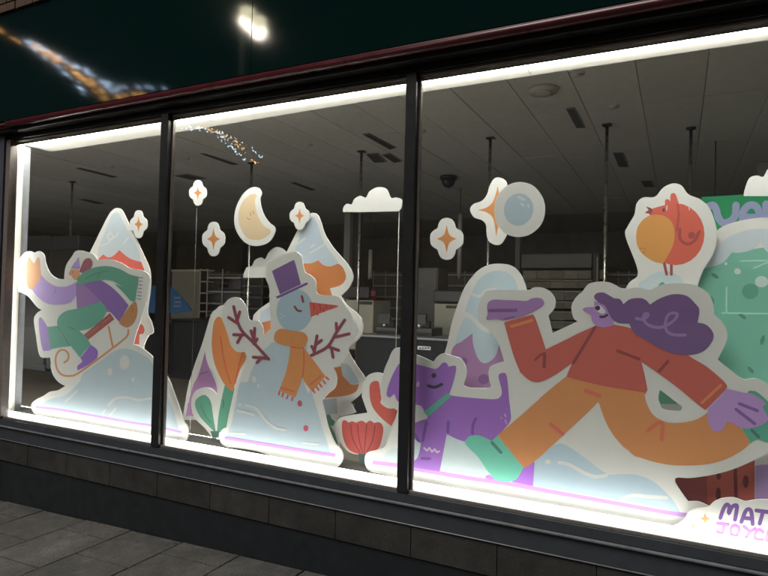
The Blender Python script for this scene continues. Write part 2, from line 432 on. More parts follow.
# fascia: glossy green sign panels, moulding, brick above
for xa, xb in ((-8.4, -2.391), (-2.391, 2.41), (2.41, 4.8)):
    box('fascia_panel', (xa + 0.0006, 2.850, Z(1.385)), (xb - 0.0006, 2.880, Z(2.272)), green_m, sf, bev=0.002)
box('fascia_core', (-8.39, 2.882, Z(1.40)), (4.8, 3.05, Z(2.27)), black_m, sf)
tube('fascia_moulding', [(XL + 0.18, 2.850, Z(1.352)), (4.8, 2.850, Z(1.352))], 0.026, red_m, sf, seg=20)
tube('moulding_end', [(XL - 2.5, 2.862, Z(1.350)), (XL + 0.177, 2.862, Z(1.350))], 0.022, red_m, sf, seg=16)
for r in range(3):
    for k in range(-18, 12):
        xa = k * 0.225 + (0.11 if r % 2 else 0) - 3
        box('brick', (xa, 2.83 + random.uniform(0, .004), Z(2.280 + r * 0.075)), (xa + 0.215, 2.93, Z(2.345 + r * 0.075)), brick_m, sf, bev=0.003)
box('brick_core', (-7.2, 2.845, Z(2.276)), (-0.2, 3.02, Z(2.50)), joint_m, sf)
# pilaster at the window's end
pil_m = mat('blue_grey_pilaster', (0.075, 0.085, 0.110), rough=0.4, noise=0.15, nscale=10)
box('pilaster', (XL - 1.2, 2.915, Z(-1.97)), (XL + 0.038, 3.0, Z(1.30)), pil_m, sf, bev=0.004)
# window bay: white soffit, white side reveal, ledge
v = [(XL + 0.02, 3.002, Z(1.262)), (XR, 3.002, Z(1.262)), (XR, 3.215, Z(1.262)), (-1.5, 3.235, Z(1.262)), (-3.5, 3.31, Z(1.262)), (XL + 0.02, 3.335, Z(1.262))]
n = len(v); vv = v + [(a, b, c + 0.05) for a, b, c in v]
mesh_obj('bay_soffit', vv, [tuple(range(n))[::-1], tuple(range(n, 2 * n))] + [(i, (i + 1) % n, n + (i + 1) % n, n + i) for i in range(n)], white_m, sf)
for x_ in (-3.02, -0.74, 1.6):
    box('soffit_joint', (x_, 3.02, Z(1.2612)), (x_ + 0.003, 3.212, Z(1.2618)), grey_m, sf)
box('side_reveal', (XL - 0.06, 3.002, Z(-1.02)), (XL, 3.105, Z(1.258)), white_m, sf)
box('reveal_post', (XL - 0.06, 3.107, Z(-1.5)), (XL - 0.004, 3.166, Z(1.258)), grey_m, sf)
box('window_ledge', (XL - 0.06, 3.001, Z(-1.055)), (XR, 3.27, Z(-1.018)), ledge_m, sf, bev=0.003)
box('dwarf_wall_cap', (-16, 3.15, Z(-1.055)), (XL - 0.062, 3.27, Z(-1.02)), ledge_m, sf)
box('bay_riser', (-16, 3.20, Z(-1.55)), (XR, 3.262, Z(-1.057)), grey_m, sf)

# ---------------------------------------------------------------- LED strips round the bay
LEDC = (1.0, 0.965, 0.90)
def led_strip(label, a, b, chan_a, chan_b, led, more=None):
    t = thing('led_strip', label, 'light strip', ((a[0] + b[0]) / 2, (a[1] + b[1]) / 2, min(a[2], b[2])), 'strip lights round the window bay')
    box('channel', chan_a, chan_b, alu_m, t)
    box('diffuser', a, b, emat('led_glow_%d' % led, LEDC, led if not more else led * 0.4), t)
    if more: box('diffuser_top', *more, emat('led_glow_top_%d' % led, LEDC, led), t)
led_strip('glowing white strip light along the window ledge in front of the cut-outs', (XL + 0.03, 2.9955, Z(-1.036)), (XR - .02, 3.0005, Z(-1.001)), (XL + 0.02, 3.001, Z(-1.0175)), (XR - .01, 3.036, Z(-1.0065)), LED_LOW, ((XL + 0.03, 3.0006, Z(-1.006)), (XR - .02, 3.034, Z(-1.001))))
led_strip('glowing white strip light under the soffit at the window head', (XL + 0.03, 3.0045, Z(1.234)), (XR - .02, 3.018, Z(1.255)), (XL + 0.02, 3.0015, Z(1.230)), (XR - .01, 3.004, Z(1.2605)), LED_TOP)
led_strip('upright glowing white strip light at the window end beside the sledge rider', (XL + 0.0105, 3.010, Z(-0.99)), (XL + 0.0165, 3.032, Z(1.235)), (XL + 0.001, 3.008, Z(-1.0)), (XL + 0.010, 3.034, Z(1.237)), LED_SIDE)
# added unseen strip behind the ledge, put in to light ceiling and shop
t = thing('led_strip', 'added unseen strip light behind the back edge of the window ledge', 'light strip', (-9.1, 3.28, Z(-1.06)), 'strip lights round the window bay')
q = [(3.276, -1.056), (3.300, -1.032), (3.296, -1.026), (3.272, -1.050)]
xa, xb = -15.9, -2.4
mesh_obj('diffuser', [(xa, y, Z(z)) for y, z in q] + [(xb, y, Z(z)) for y, z in q], [(0,1,2,3),(7,6,5,4),(0,4,5,1),(1,5,6,2),(2,6,7,3),(3,7,4,0)], emat('led_glow_back', LEDC, BACK_FILL), t)
q = [(3.2715, -1.062), (3.302, -1.062), (3.277, -1.0575), (3.2715, -1.0515)]
mesh_obj('channel', [(xa, y, Z(z)) for y, z in q] + [(xb, y, Z(z)) for y, z in q], [(0,1,2,3),(7,6,5,4),(0,4,5,1),(1,5,6,2),(2,6,7,3),(3,7,4,0)], alu_m, t)

# ---------------------------------------------------------------- shop interior shell
CZ = 2.26
ceil_m = [mat('ceiling_tile_%d' % i, c, rough=0.85, noise=0.06, nscale=8) for i, c in enumerate(((0.66,0.655,0.63),(0.69,0.685,0.66),(0.64,0.635,0.61)))]
grid_m = mat('ceiling_grid', (0.42, 0.415, 0.40), rough=0.7)
floor_m = mat('shop_floor', (0.30, 0.27, 0.22), rough=0.45, noise=0.12, nscale=4)
wall_m = mat('shop_wall', (0.16, 0.16, 0.165), rough=0.7, noise=0.1, nscale=2)
darkw_m = mat('dark_back_wall', (0.13, 0.13, 0.13), rough=0.7, noise=0.2, nscale=2)
fl = struct(box('shop_floor', (-22, 3.265, Z(-1.60)), (7, 19, Z(-1.56)), floor_m))
cl = struct(box('ceiling', (-22, 3.06, Z(CZ + 0.012)), (7, 19, Z(CZ + 0.10)), grid_m))
cols = [-0.0, ]
tilew = 0.600
tm = []
for i in range(3):
    me = bpy.data.meshes.new('ceiling_tile'); a, b = tilew - 0.009, 1.991
    x, y = a / 2, b / 2
    me.from_pydata([(-x,-y,0),(x,-y,0),(x,y,0),(-x,y,0),(-x,-y,.01),(x,-y,.01),(x,y,.01),(-x,y,.01)], [], [(0,3,2,1),(4,5,6,7),(0,1,5,4),(1,2,6,5),(2,3,7,6),(3,0,4,7)])
    me.materials.append(ceil_m[i]); tm.append(me)
for i in range(-36, 12):
    xc = 0.097 * CZ + (i + 0.5) * tilew
    for j in range(6):
        yc = 4.06 + j * 2.0
        if xc < -3.5 - yc * 1.45: continue
        o = bpy.data.objects.new('ceiling_tile', tm[(i * 7 + j * 3) % 3]); link(o, cl)
        o.location = (xc, yc, Z(CZ) + random.uniform(-0.003, 0.003)); o.rotation_euler = (random.uniform(-.001, .001), random.uniform(-.003, .003), 0)
struct(box('wall_back', (-22, 18.9, Z(-1.56)), (7, 19.0, Z(CZ)), darkw_m))
struct(box('wall_left', (-22, 3.06, Z(-1.56)), (-21.9, 18.9, Z(CZ)), wall_m))
struct(box('wall_right', (6.9, 3.06, Z(-1.56)), (7, 18.9, Z(CZ)), wall_m))
struct(box('bulkhead', (-22, 3.06, Z(1.32)), (7, 3.20, Z(CZ + .01)), wall_m))

# ================================================================ THE CUT-OUT DISPLAY
YB = 3.225        # back row
YF = 3.088        # front row of boards, just behind the glass and the strip light
# ---- sledge rider on a snow hill
GW = (186, 181, 174)
b = Board('sledge_rider_cutout', 'cut-out board of a sledge rider in purple and green on a pale blue hill', 'display board',
  'A1 105,270 120,228 150,195 180,187 205,196 235,187 262,210 272,260 300,320 340,350 385,355! 388,310 400,265 430,220 450,190 480,182 520,192 560,205 585,240! '
  'A2 350,355 420,375 480,410 540,420 585,440 598,480 590,530 A3 762,110 742,180 718,255 694,325 678,386! '
  'A5 300,100 340,130 378,165 465,285 500,370 540,480 562,550 A6 580,270 588,310 580,355 555,376 420,358 360,346 A4 768,438 560,395 340,350 235,334 205,322 188,285 192,260 220,235 '
  '260,215 300,190 350,180 390,155! 360,140 330,110 310,70 303,30 A3 185,500 180,465! 130,465 110,430 95,330 83,240 100,200 130,180! 100,160 50,100 10,75 A1 115,430 105,390', YF, w=GW,
  group='cut-out boards in the shop window')
b.area('hill', (158,169,174), 'A4 235,272! 300,235 380,215 430,180 480,125 A3 380,560 470,495 560,430 620,412 690,425 768,470 A5 310,145 372,195 462,385 500,480 A6 520,250 540,312! 455,298 360,268 0,212! A4 560,322 400,300')
b.line('base_line', (154,112,164), 2.4, 'A4 220,282 400,305 768,372 A6 360,272 545,312')
b.area('left_shin', (78,138,118), 'A3 163,282! 225,275! 240,310! 300,398! 240,405 185,416!')
b.area('left_boot', (138,108,168), 'A3 113,235 125,224 140,240 165,282! 186,422! 140,427! 128,390 115,300')
b.line('sledge_runner', (180,118,72), 1.9, 'A3 265,495 285,480 292,450 275,425 245,420 220,445 213,490 225,540 255,570 300,576 345,562 450,488 560,405 640,340 650,300', 'A3 532,280 555,395')
sl = b.area('sledge_seat', (140,62,58), 'A3 382,330! 540,198! 566,236! 405,362!')
b.line('seat_streak', (182,96,84), 0.7, 'A3 400,335 470,280', 'A3 490,262 545,222', parent=None)
b.area('torso', (132,92,146), 'A3 335,15! 345,172! 420,152 485,132! 520,190! 545,195! 560,100! 480,0!')
b.area('leg', (76,138,118), 'A3 345,172! 280,185 237,215 222,255 237,300 300,390 362,468! 378,440 424,388! 400,345 355,305! 420,290 490,240 522,188! 505,150 475,131! 420,150')
b.line('leg_crease', (52,104,92), 0.8, 'A3 226,282 300,395', 'A3 290,282 330,298')
b.area('boot', (122,78,160), 'A3 362,468! 424,388! 460,415 468,440 462,470! 400,515 345,543! 345,515 372,490')
b.area('right_sleeve', (112,76,140), 'A3 375,20! 470,110! 545,195! 595,252! 652,152! 600,90 540,35 470,-5 420,-2')
b.area('right_glove', (164,108,60), 'A3 655,160! 690,128 705,170 700,220 675,265 640,285 600,265 595,245!')
b.line('glove_line', (110,66,40), 0.6, 'A3 668,150 678,190')
b.area('left_sleeve', (152,122,178), 'A1 245,325! 275,360 330,395 400,398 458,372! 460,450! 420,495 350,508 280,500 225,460 190,415!')
b.line('sleeve_crease', (112,84,142), 0.5, 'A1 325,445 335,410', 'A1 458,370 462,530')
b.area('raised_hand', (206,128,80), 'A1 165,235 178,226 190,243 206,262! 225,225 238,235 243,290 246,335 225,380 195,415 170,408 158,370 155,300')
b.area('thumb_mark', (196,184,92), 'A1 128,270 138,262 143,290 140,312 128,305')
b.area('thumb_mark', (196,184,92), 'A1 128,352 138,346 143,370 138,397 128,387')
b.area('hair', (126,58,76), 'A1 475,312! 490,270 505,240 530,228 550,240 555,270 535,300 500,317')
b.area('face', (196,128,88), 'A1 425,295! 470,295! 480,330 470,357 445,358 430,337 410,325!')
b.oval('eye', (30,26,34), 'A1', 436, 312, 3.5, 3.5)
b.area('hat', (146,122,176), 'A1 460,240! 466,226 474,228 476,245! 482,292! 425,290! 440,265')
b.line('hat_band', (96,80,150), 0.6, 'A1 430,284 478,288')
b.area('scarf', (70,128,106), 'A2 160,470! 215,425 280,402 350,397 420,415 480,447 532,460! 525,540 A3 705,30 692,125! 665,125 620,75 570,25 A2 430,520 380,488 330,478! 250,492 168,512!')
b.line('scarf_fold', (48,98,86), 0.8, 'A2 210,475 280,440 350,425', 'A2 285,470 295,440')
b.line('scarf_fringe', (112,88,140), 0.8, 'A2 536,466 556,466', 'A2 534,486 554,488', 'A2 532,508 552,510', 'A2 530,530 550,532', 'A2 528,552 548,555', 'A3 704,92 728,96', 'A3 702,112 726,116')
for cx, cy, rx, ry in ((208,195,30,45),(120,250,14,24),(257,297,8,14)): b.oval('snow_spot', (205,206,198), 'A5', cx, cy, rx, ry, 0.1)
b.line('snow_swirl', (206,208,202), 2.4, 'A5 112,450 150,412 220,405 290,420 366,410')
b.line('snow_swirl', (222,224,220), 1.8, 'A6 75,205 90,180', 'A6 118,215 155,170', 'A4 392,250 462,186')
# ---- pointed mountain behind the rider
BW = (238, 234, 224)
b = Board('mountain_cutout', 'cut-out of a pointed snowy mountain with red slopes behind the sledge rider', 'display board',
  'FX 90,252 100,231.7 106.7,218.3 111.7,210.8 116.7,208 121.7,210.3 125.8,218.3 133.3,233.3 143.3,255 148.5,266.7 150.2,276 149.8,290 147.2,312 151,322 153,332 148,336 143.5,346 142,360 120,372 95,330 80,270', YB + 0.000, w=BW, group='cut-out boards in the shop window')
b.area('snow_cap', (208,221,222), 'A2 370,92 400,75 422,95 460,170 530,300 545,372! 510,362 470,345 415,300! 380,335 350,345 318,325! 288,348! 290,290 330,190')
b.area('red_slope', (226,92,74), 'A2 288,356! 318,325! 350,345 380,335 415,300! 470,345 510,362 548,372! 566,420! 520,480! 380,480! 350,470 290,460')
b.area('red_patch', (226,88,72), 'A3 685,335 722,265 746,290 741,320 716,326! 716,386! 670,382!')
b.line('snow_swirl', (236,236,228), 1.4, 'A2 288,276 340,262 375,226 368,200 350,206 352,236 386,226 410,196', 'A2 440,262 470,226')
# ---- snowman
SW = (178, 174, 168)
b = Board('snowman_cutout', 'cut-out of a snowman with purple top hat and orange scarf on a snow mound', 'display board',
  'B3 155,240 170,200 250,150 320,130 350,138 370,165 385,245 420,270 450,300 455,350 470,385 570,395 600,410 630,450 665,500 682,560 B5 510,60 526,120 515,155 480,205 470,235 462,265 428,312 378,348! 395,385 400,430 385,470 350,500 310,545! '
  'B7 262,115 290,230 330,320 365,358 378,400 365,440 335,464 250,452 0,410 B6 520,487 380,466 340,462 305,435 297,390 315,355 345,343! 360,260 400,120 440,0 B4 470,440 448,372! 400,370 365,330 350,280 330,220 308,160 315,110 345,60 390,42 425,55 450,90 465,130 470,170 490,185 530,185 555,220 562,272! 605,232! '
  '602,150 596,60 B3 185,440 175,400 178,370 170,330 155,290', YF, w=SW, group='cut-out boards in the shop window')
b.area('body', (150,162,168), 'B4 640,310 590,335 540,390 490,480 465,550 B6 420,80 395,200 370,310 338,400! B7 0,338 150,362 308,388! 285,320 250,210 210,80 185,0 B5 230,500 205,430 205,300 215,200')
b.oval('head', (134,152,162), 'FX', 294.8, 310.5, 18.2, 21.5, 0.15)
b.area('hat_crown', (92,62,112), 'B3 192,248! 210,236 320,180! 330,195 366,326! 240,386!')
b.line('hat_brim', (92,56,118), 2.4, 'B3 222,404 240,397 400,322')
b.line('smile', (112,34,48), 2.2, 'B3 328,460 345,482 366,486'); b.line('eye', (112,34,48), 2.4, 'B3 371,398 379,430')
b.area('carrot_nose', (172,66,58), 'B3 416,432! 520,445 578,452 584,462 500,492 424,522!')
b.line('carrot_stripe', (112,38,46), 0.9, 'B3 440,440 446,478', 'B3 463,498 468,512', 'B3 478,445 484,480', 'B3 500,472 504,490', 'B3 516,448 520,470', 'B3 545,456 548,472')
b.line('cheek_dot', (200,206,206), 0.8, 'B3 240,498 244,504', 'B3 262,512 266,520', 'B3 246,526 250,530')
b.area('scarf_tail', (180,112,56), 'E8 385,45! 480,60! 490,180 480,285 425,440! 300,388! 345,270 375,150')
b.area('scarf_tail', (180,112,56), 'E8 486,50! 560,150 655,278! 555,396! 482,290 490,150')
b.line('scarf_seam', (176,74,52), 1.2, 'E8 386,48 430,58 482,62', 'E8 487,62 492,170 482,282', 'E8 312,366 420,398', 'E8 540,342 622,276')
b.area('scarf_knot', (176,110,54), 'B5 25,160 35,130 70,112 140,125 200,135 226,165 220,200 196,225 120,217 60,205 28,185')
b.line('scarf_fringe', (178,60,62), 1.6, 'E8 303,395 297,420', 'E8 332,408 325,434', 'E8 368,425 360,450', 'E8 405,440 397,464', 'E8 556,380 574,404', 'E8 588,360 604,384', 'E8 612,338 628,360', 'E8 638,312 655,334', 'E8 660,285 680,302')
b.line('left_twig_arm', (112,38,54), 3.1, 'B4 592,415 500,315 435,250 405,190 382,100', 'B4 405,200 352,165', 'B4 405,175 418,132', 'B4 440,270 382,268', 'B4 425,278 405,315', 'B4 502,322 508,230', 'B4 500,290 486,245', 'B4 508,318 522,294', 'B4 580,410 500,403', 'B4 545,410 522,435', branch='twig')
b.line('right_twig_arm', (112,38,54), 3.0, 'B5 248,272 345,220 400,130 448,60', 'B5 400,120 397,80', 'B5 392,162 475,143', 'B5 350,220 412,242', 'B5 368,228 378,284', 'B5 264,252 282,155', 'B5 276,205 308,182', 'B5 262,240 250,218', branch='twig')
b.line('arm_join', (205,206,202), 0.8, 'B4 598,428 612,398')
b.oval('button', (160,52,76), 'B7', 118, 80, 13, 18); b.oval('button', (170,64,92), 'B7', 155, 230, 15, 18)
for cx, cy, rx, ry in ((505,57,14,20),(530,95,7,12),(418,208,10,8)): b.oval('snow_spot', (212,214,210), 'B6', cx, cy, rx, ry)
b.line('snow_swirl', (214,216,212), 2.6, 'B6 405,245 450,255 500,268', 'B6 455,212 520,235 580,310 640,350 692,360')
b.line('snow_swirl', (226,228,226), 2.0, 'B7 140,318 230,326', 'B6 370,380 450,384')
b.line('base_line', (150,106,162), 3.2, 'B6 335,408 768,480 B7 325,392')
# ---- tulip and purple peak on the snowman's left
b = Board('tulip_cutout', 'cut-out of an orange tulip with green leaves beside the snowman', 'display board',
  'B4 330,92 285,108 255,145 235,220 226,300 232,400 258,480 300,560 B6 298,90! 282,146! 245,112 200,105 155,125 130,170 128,230 150,290 205,345 240,388 252,408! 300,410! 380,380 420,200 450,50 B4 480,480 500,300 420,150', YB + -0.045, w=(214,210,202), group='cut-out boards in the shop window')
b.area('stem', (74,146,118), 'B6 330,85! 388,110! 352,270 335,360! 282,378! 290,280 310,170')
b.area('flower', (212,124,58), 'B4 255,250 265,190 290,160 320,180 345,230 380,330 460,365! 452,420 420,480 392,560 376,610! 330,570 290,500 262,420 250,330')
b.line('petal_line', (206,84,50), 1.3, 'B4 303,280 315,370 335,470 365,560', 'B4 440,370 415,450 390,560')
b.area('leaf', (76,146,118), 'B6 185,155 215,152 245,190 258,270 276,380! 235,340 180,280 152,220 155,180')
b.line('leaf_vein', (40,98,80), 0.9, 'B6 185,210 210,270 245,315', 'B6 318,225 322,200 318,180')
b.area('stem_base', (52,104,88), 'B6 242,366! 296,366! 290,408! 255,404!')
b = Board('purple_peak_cutout', 'cut-out of a purple peak with white border behind the orange tulip', 'display board',
  'B4 330,95 270,120 245,150 220,230 190,330 150,440 125,520 B6 112,80 95,170 78,270 78,300! 200,300! 330,300! 380,100! B4 480,200!', YB + 0.015, w=(214,208,204), group='cut-out boards in the shop window')
b.area('slope', (166,112,164), 'B4 210,370! 225,440 275,560 B6 285,140! 240,150! 240,290! 98,272! 110,200 140,90 B4 170,510')
b.line('slope_shade', (122,76,138), 1.0, 'B4 180,505 225,490', 'B6 100,275 112,200')
# ---- mountain behind the snowman, cloud, star
b = Board('orange_mountain_cutout', 'cut-out of a snowy mountain with orange slopes behind the snowman hat', 'display board',
  'B2 40,490 100,372 140,300 170,268 195,257 220,265 240,300 270,390 330,480 400,560 B3 560,110 640,200 675,260 675,300 650,350 605,395! 640,450 690,490 728,530 B5 550,60 558,100 550,145 520,185 474,222 472,250 510,320 560,392 572,425 545,500 B7 430,70 425,80! 455,135! 400,150 350,165 335,200 350,300 355,345! 200,200! B4 500,500! B3 75,560 100,490 180,430! 200,330 B3 230,210', YB + 0.000, w=BW, group='cut-out boards in the shop window')
b.area('snow_cap', (204,218,226), 'B2 172,305 200,280 232,340 262,430 350,555 B3 592,205 560,215! 535,215 500,210 470,184! 430,196 385,198! 330,160 350,60')
b.area('orange_slope', (218,128,58), 'B3 380,200! 430,198 470,182! 500,210 545,218 592,204 625,240 635,290 605,330 540,350! 552,392! 470,400! 440,300 420,285 400,270')
b.line('snow_swirl', (236,236,230), 1.8, 'B2 62,470 110,440 150,410', 'B2 178,497 230,470 290,430', 'B2 185,462 205,448')
b.area('lower_snow', (206,216,224), 'B4 545,130! 610,95! 615,190! 540,205!')
b.area('lower_slope', (216,124,58), 'B4 548,196! 612,180! 610,240! 555,275!')
b.area('flank_snow', (196,208,216), 'B5 428,322! 470,328 510,390 538,437! 490,445 455,415 425,385')
b.area('flank_slope', (210,122,58), 'B5 370,350! 428,338! 435,390 460,420 490,447 534,444! 515,490 450,515 326,528! 380,470 400,420')
b.area('foot_snow', (186,196,200), 'B7 255,58! 340,48! 346,140! 268,152!')
b.area('foot_leaf', (78,146,120), 'B7 274,160 298,148 310,172 328,190 318,215 302,214! 328,260 350,335! 312,290 290,225')
def plain_star(label, cx, cy, ow, oh, rx, ry, Y):
    pts = []
    qd = ((0,-1),(.30,-.93),(.47,-.74),(.56,-.52),(.80,-.40),(.96,-.24),(1,0),(.96,.24),(.78,.40),(.56,.52),(.48,.74),(.30,.93))
    for kx, ky in qd + tuple((-a, -c) for a, c in qd):
        pts.append('%.2f,%.2f' % (cx + kx * ow, cy + ky * oh))
    s = Board('star_cutout', label, 'display board', 'FX ' + ' '.join(pts), Y, w=BW, group='star cut-outs hung in the window', th=0.006)
    slab_from([star_loop(cx, cy, rx, ry)], s.y(), 0.00002, ink(222,140,62,BW), 'star', s.t)
    return s
plain_star('small orange star cut-out beside the red mountain peak', 138.5, 224.2, 8.6, 14.0, 4.4, 8.0, YB + -0.010)
star2 = plain_star('small orange star cut-out hanging highest beside the mullion', 197.8, 192.8, 8.8, 12.8, 4.3, 6.8, YB + -0.010)
plain_star('orange star cut-out hanging below the smaller star near the mullion', 213.5, 239.0, 11.4, 17.3, 6.6, 11.5, YB + -0.010)
plain_star('orange star cut-out touching the tip of the orange mountain', 299.6, 215.8, 10.0, 14.0, 4.8, 7.8, YB + -0.015)
plain_star('orange star cut-out hanging beside the half-hidden large star', 446.7, 238.8, 16.6, 21.0, 9.6, 14.0, YB + -0.010)
# threads that hang the stars, clouds and moon
thread_m = mat('clear_thread', (0.10, 0.10, 0.10), rough=0.3)
# ---- moon
b = Board('moon_cutout', 'cut-out of a smiling cream crescent moon', 'display board',
  'B1 445,162 475,170 490,200 480,240 495,310 530,370 565,400 570,430 545,480 500,508 440,515 390,495 345,440 325,370 335,290 370,215 410,175', YB + -0.010, w=BW, th=0.006, group='cut-out boards in the shop window')
moon = b
b.area('crescent', (234,204,158), 'B1 445,203 460,215 450,250 465,330 500,390 545,425 520,460 470,480 410,470 375,430 352,370 355,300 380,245 415,212')
b.line('smile', (214,122,76), 0.7, 'B1 402,345 410,358 422,352'); b.line('eye', (206,96,66), 0.7, 'B1 422,316 425,334', 'B1 438,306 444,326')
# ---- clouds
cloud = Board('cloud_cutout', 'plain white cloud cut-out hanging under the ceiling rods beside the wide mullion', 'display board',
  'B2 378,252! 380,225 400,203 430,205 445,175 480,155 515,165 535,130 570,108 605,103 640,115 665,165 700,165 730,180 728,225 712,247! 500,252', YB + -0.005, w=BW, th=0.006, group='white cloud cut-outs')
Board('cloud_cutout', 'plain white cloud cut-out half hidden behind the snowman hat', 'display board',
  'B3 20,286! 22,265 40,225 70,215 90,180 125,165 150,175 175,130 215,103 250,110 275,130 300,160! 310,286!', YB + 0.025, w=BW, th=0.006, group='white cloud cut-outs')
Board('cloud_cutout', 'cream cloud cut-out above the snowy green tree', 'display board',
  'D2 622,216! 628,180 655,110 700,93 740,100 768,55 830,30 900,60 960,110 1000,216!', YB + -0.005, w=BW, th=0.006, group='white cloud cut-outs')
# ---- large star and snowball
b = Board('large_star_cutout', 'large orange star cut-out half hidden by the flying snowball', 'display board',
  'C1 300,300 320,265 370,245 400,210 420,150 445,112 475,105 510,120 524,150 540,220 600,260 640,300 600,345 545,380 520,450 490,500 455,510 415,490 400,450 395,390 370,360 325,345', YB + -0.010, w=BW, th=0.006, group='star cut-outs hung in the window')
b.area('star', (222,140,62), 'C1 345,300! 400,285 440,245 468,155! 490,250 590,300! 490,350 458,462! 440,355 400,315')
b = Board('snowball_cutout', 'round grey cut-out of a blue snowball flying through the air', 'display board',
  'C1 600,132 680,155 735,225 750,300 730,380 670,440 595,462 520,445 465,390 445,310 460,225 520,155', YF + 0.004, w=(166,164,156), th=0.006, group='cut-out boards in the shop window')
b.oval('snowball', (132,146,150), 'C1', 592, 297, 88, 98, 0.2)
b.line('shine', (176,184,184), 1.8, 'C1 592,222 628,240', 'C1 608,262 622,275', 'C1 648,270 652,280')
# ---- red flowers beside the mullion
b = Board('red_flower_cutout', 'cut-out of a red cup flower and curved red petal by the mullion', 'display board',
  'B5 556,460 578,402 625,376 680,385 740,440! B7 740,200! 660,290 620,340 565,382 500,388 430,380 385,347 345,282 336,200 360,166 420,152 525,137! 490,38!', YB + -0.050, w=(216,210,200), group='cut-out boards in the shop window')
b.area('curved_petal', (208,84,68), 'B5 598,455 620,428 650,430 660,470 668,530 B7 605,80 650,110 708,108! 702,150 668,217! 610,170 560,110 540,50')
b.area('flower_cup', (204,78,70), 'B7 372,195 390,181 412,196! 432,187 455,196! 490,184 515,198! 540,184 565,198! 592,193 612,206 620,240 610,300 590,350 540,380 490,387 430,370 395,330 375,270')
b.line('petal_line', (138,46,50), 1.1, 'B7 425,210 435,290 480,375', 'B7 465,210 475,300 495,375', 'B7 520,210 512,300 505,375', 'B7 570,215 555,300 520,372')
b.area('stem', (56,84,76), 'B7 470,382! 515,382! 505,445! 478,445!')
# ---- egg-shaped purple mountain
b = Board('rounded_mountain_cutout', 'cut-out of a rounded pale blue and purple mountain behind the purple dog', 'display board',
  'C2 60,700! 100,576 130,440 165,330 210,220 280,130 350,90 420,82 490,95 540,140 575,220 600,330! 620,900! 400,950! C3 385,330!', YB + -0.005, w=(226,220,212), group='cut-out boards in the shop window')
b.area('snow_cap', (196,210,218), 'C2 262,232 290,180 350,136 420,125 485,150 520,205 540,300! 420,500! 340,470 290,430 255,395 215,370 205,385 235,290')
b.area('slope', (178,126,172), 'C3 425,165! 445,95 555,20! 600,150! 715,90! 745,190! 700,345! 505,345!')
b.area('snow_tongue', (198,212,220), 'C2 150,565 185,450 215,405 250,418 290,460 340,490 390,490 C3 716,20 715,80 690,160 632,200 590,172 560,92 555,20! 480,75 452,80')
b.line('ridge', (228,226,220), 2.8, 'C2 190,402 230,400 265,425 305,470 350,488 395,490', 'C2 248,262 295,278 335,245 390,236')
b.oval('shade_spot', (140,92,150), 'C3', 622, 295, 34, 30); b.oval('shade_spot', (140,92,150), 'C3', 505, 188, 20, 24)
# ---- walker in red jacket with purple dog on a snow hill
PW = (172, 168, 158)
b = Board('walker_and_dog_cutout', 'large cut-out of a striding walker in red jacket and orange trousers with a purple dog', 'display board',
  'C3 110,106 75,125 50,180 25,240 5,330 5,390 30,440 70,460 105,485! C4 75,165 40,250 B7 660,275 625,340 580,360 525,375 508,410 515,460 550,493 640,512 C4 190,495 C5 0,556 D8 0,500 160,540 D7 0,312 192,352 330,400! 420,400! 410,215! 350,190 290,190! '
  'D6 240,420 210,368 225,346 300,348 430,330 560,295 700,235 768,200 960,140! D5 990,420! 860,330 768,265 690,230 620,235 530,170 470,120 C8 470,530 510,450 525,390 500,320 445,265! 435,190 400,130 320,88 220,78 130,90 60,120! '
  'C7 420,105 350,110 300,105 240,75 170,70 110,85 75,130! 35,165 8,220 20,285 45,308! C6 435,318! 410,215! C2 745,350 752,300 720,250 670,225 620,225 580,240 370,240 320,270 290,330 285,400 310,450 360,482! C6 120,400 145,488! 100,500 60,520 50,560 '
  'C3 650,250 655,300 665,335 645,350 600,352 530,345 500,332! 518,265 510,210 480,170 430,155 380,140 345,158 320,192! 260,165 200,140', YF, holes=('D5 120,298! 232,385! 252,400 240,425 190,425 140,415 120,385 110,345',), w=PW, group='cut-out boards in the shop window')
b.area('hill', (156,166,168), 'B7 612,425! 640,372 700,345 C4 110,300 200,240 400,205 520,250 660,440 700,480! 360,430 190,400')
b.area('hill', (142,157,165), 'C5 375,520! 385,380 470,300 530,262 D8 170,160 260,220 400,322 480,325 580,330 680,370 765,445 D7 205,190 245,258! D7 0,208! D8 400,470 0,405! C5 380,515')
b.line('snow_swirl', (196,194,188), 3.6, 'D8 115,255 180,270 260,315 330,340 400,332', 'D8 490,475 560,452 650,460 760,466')
b.oval('snow_spot', (204,202,196), 'D8', 48, 250, 17, 14)
b.line('base_line', (150,108,158), 4.2, 'B7 565,435 C4 100,392 190,410 C5 0,470 200,498 D8 0,418 400,490 768,556 D7 280,270')
b.area('dog_hind_leg', (134,80,164), 'C5 380,365! 388,372! 378,517! 250,492! 318,400!')
b.area('dog_paw', (148,92,176), 'C5 92,468 112,448 145,470 170,482!')
b.area('dog_body', (124,78,146), 'C3 110,205! 200,200! 330,235! 350,225 375,198 398,198 412,220! 452,215 455,250 435,330 415,385! 440,395 560,408 690,415 725,395 730,360 715,300 712,272 730,258 760,275 C5 235,0 242,60 240,130 165,215! 130,245 C4 620,235 510,250 400,205! 358,430! 190,402! 185,378 225,345 245,262! 205,230 190,200 190,150 285,110! C3 268,490! 245,460 200,440! 140,420 110,430 95,410 85,385 60,405 40,390 48,340 75,270')
b.line('dog_crease', (92,54,120), 2.8, 'C4 278,135 256,245', 'C4 410,130 407,192', 'C4 575,112 558,150 555,200', 'C4 250,350 298,352', 'C4 205,200 232,245')
b.line('dog_zigzag', (202,150,188), 1.8, 'C4 265,288! 282,305! 296,286! 312,312! 328,294! 340,314! 355,308!')
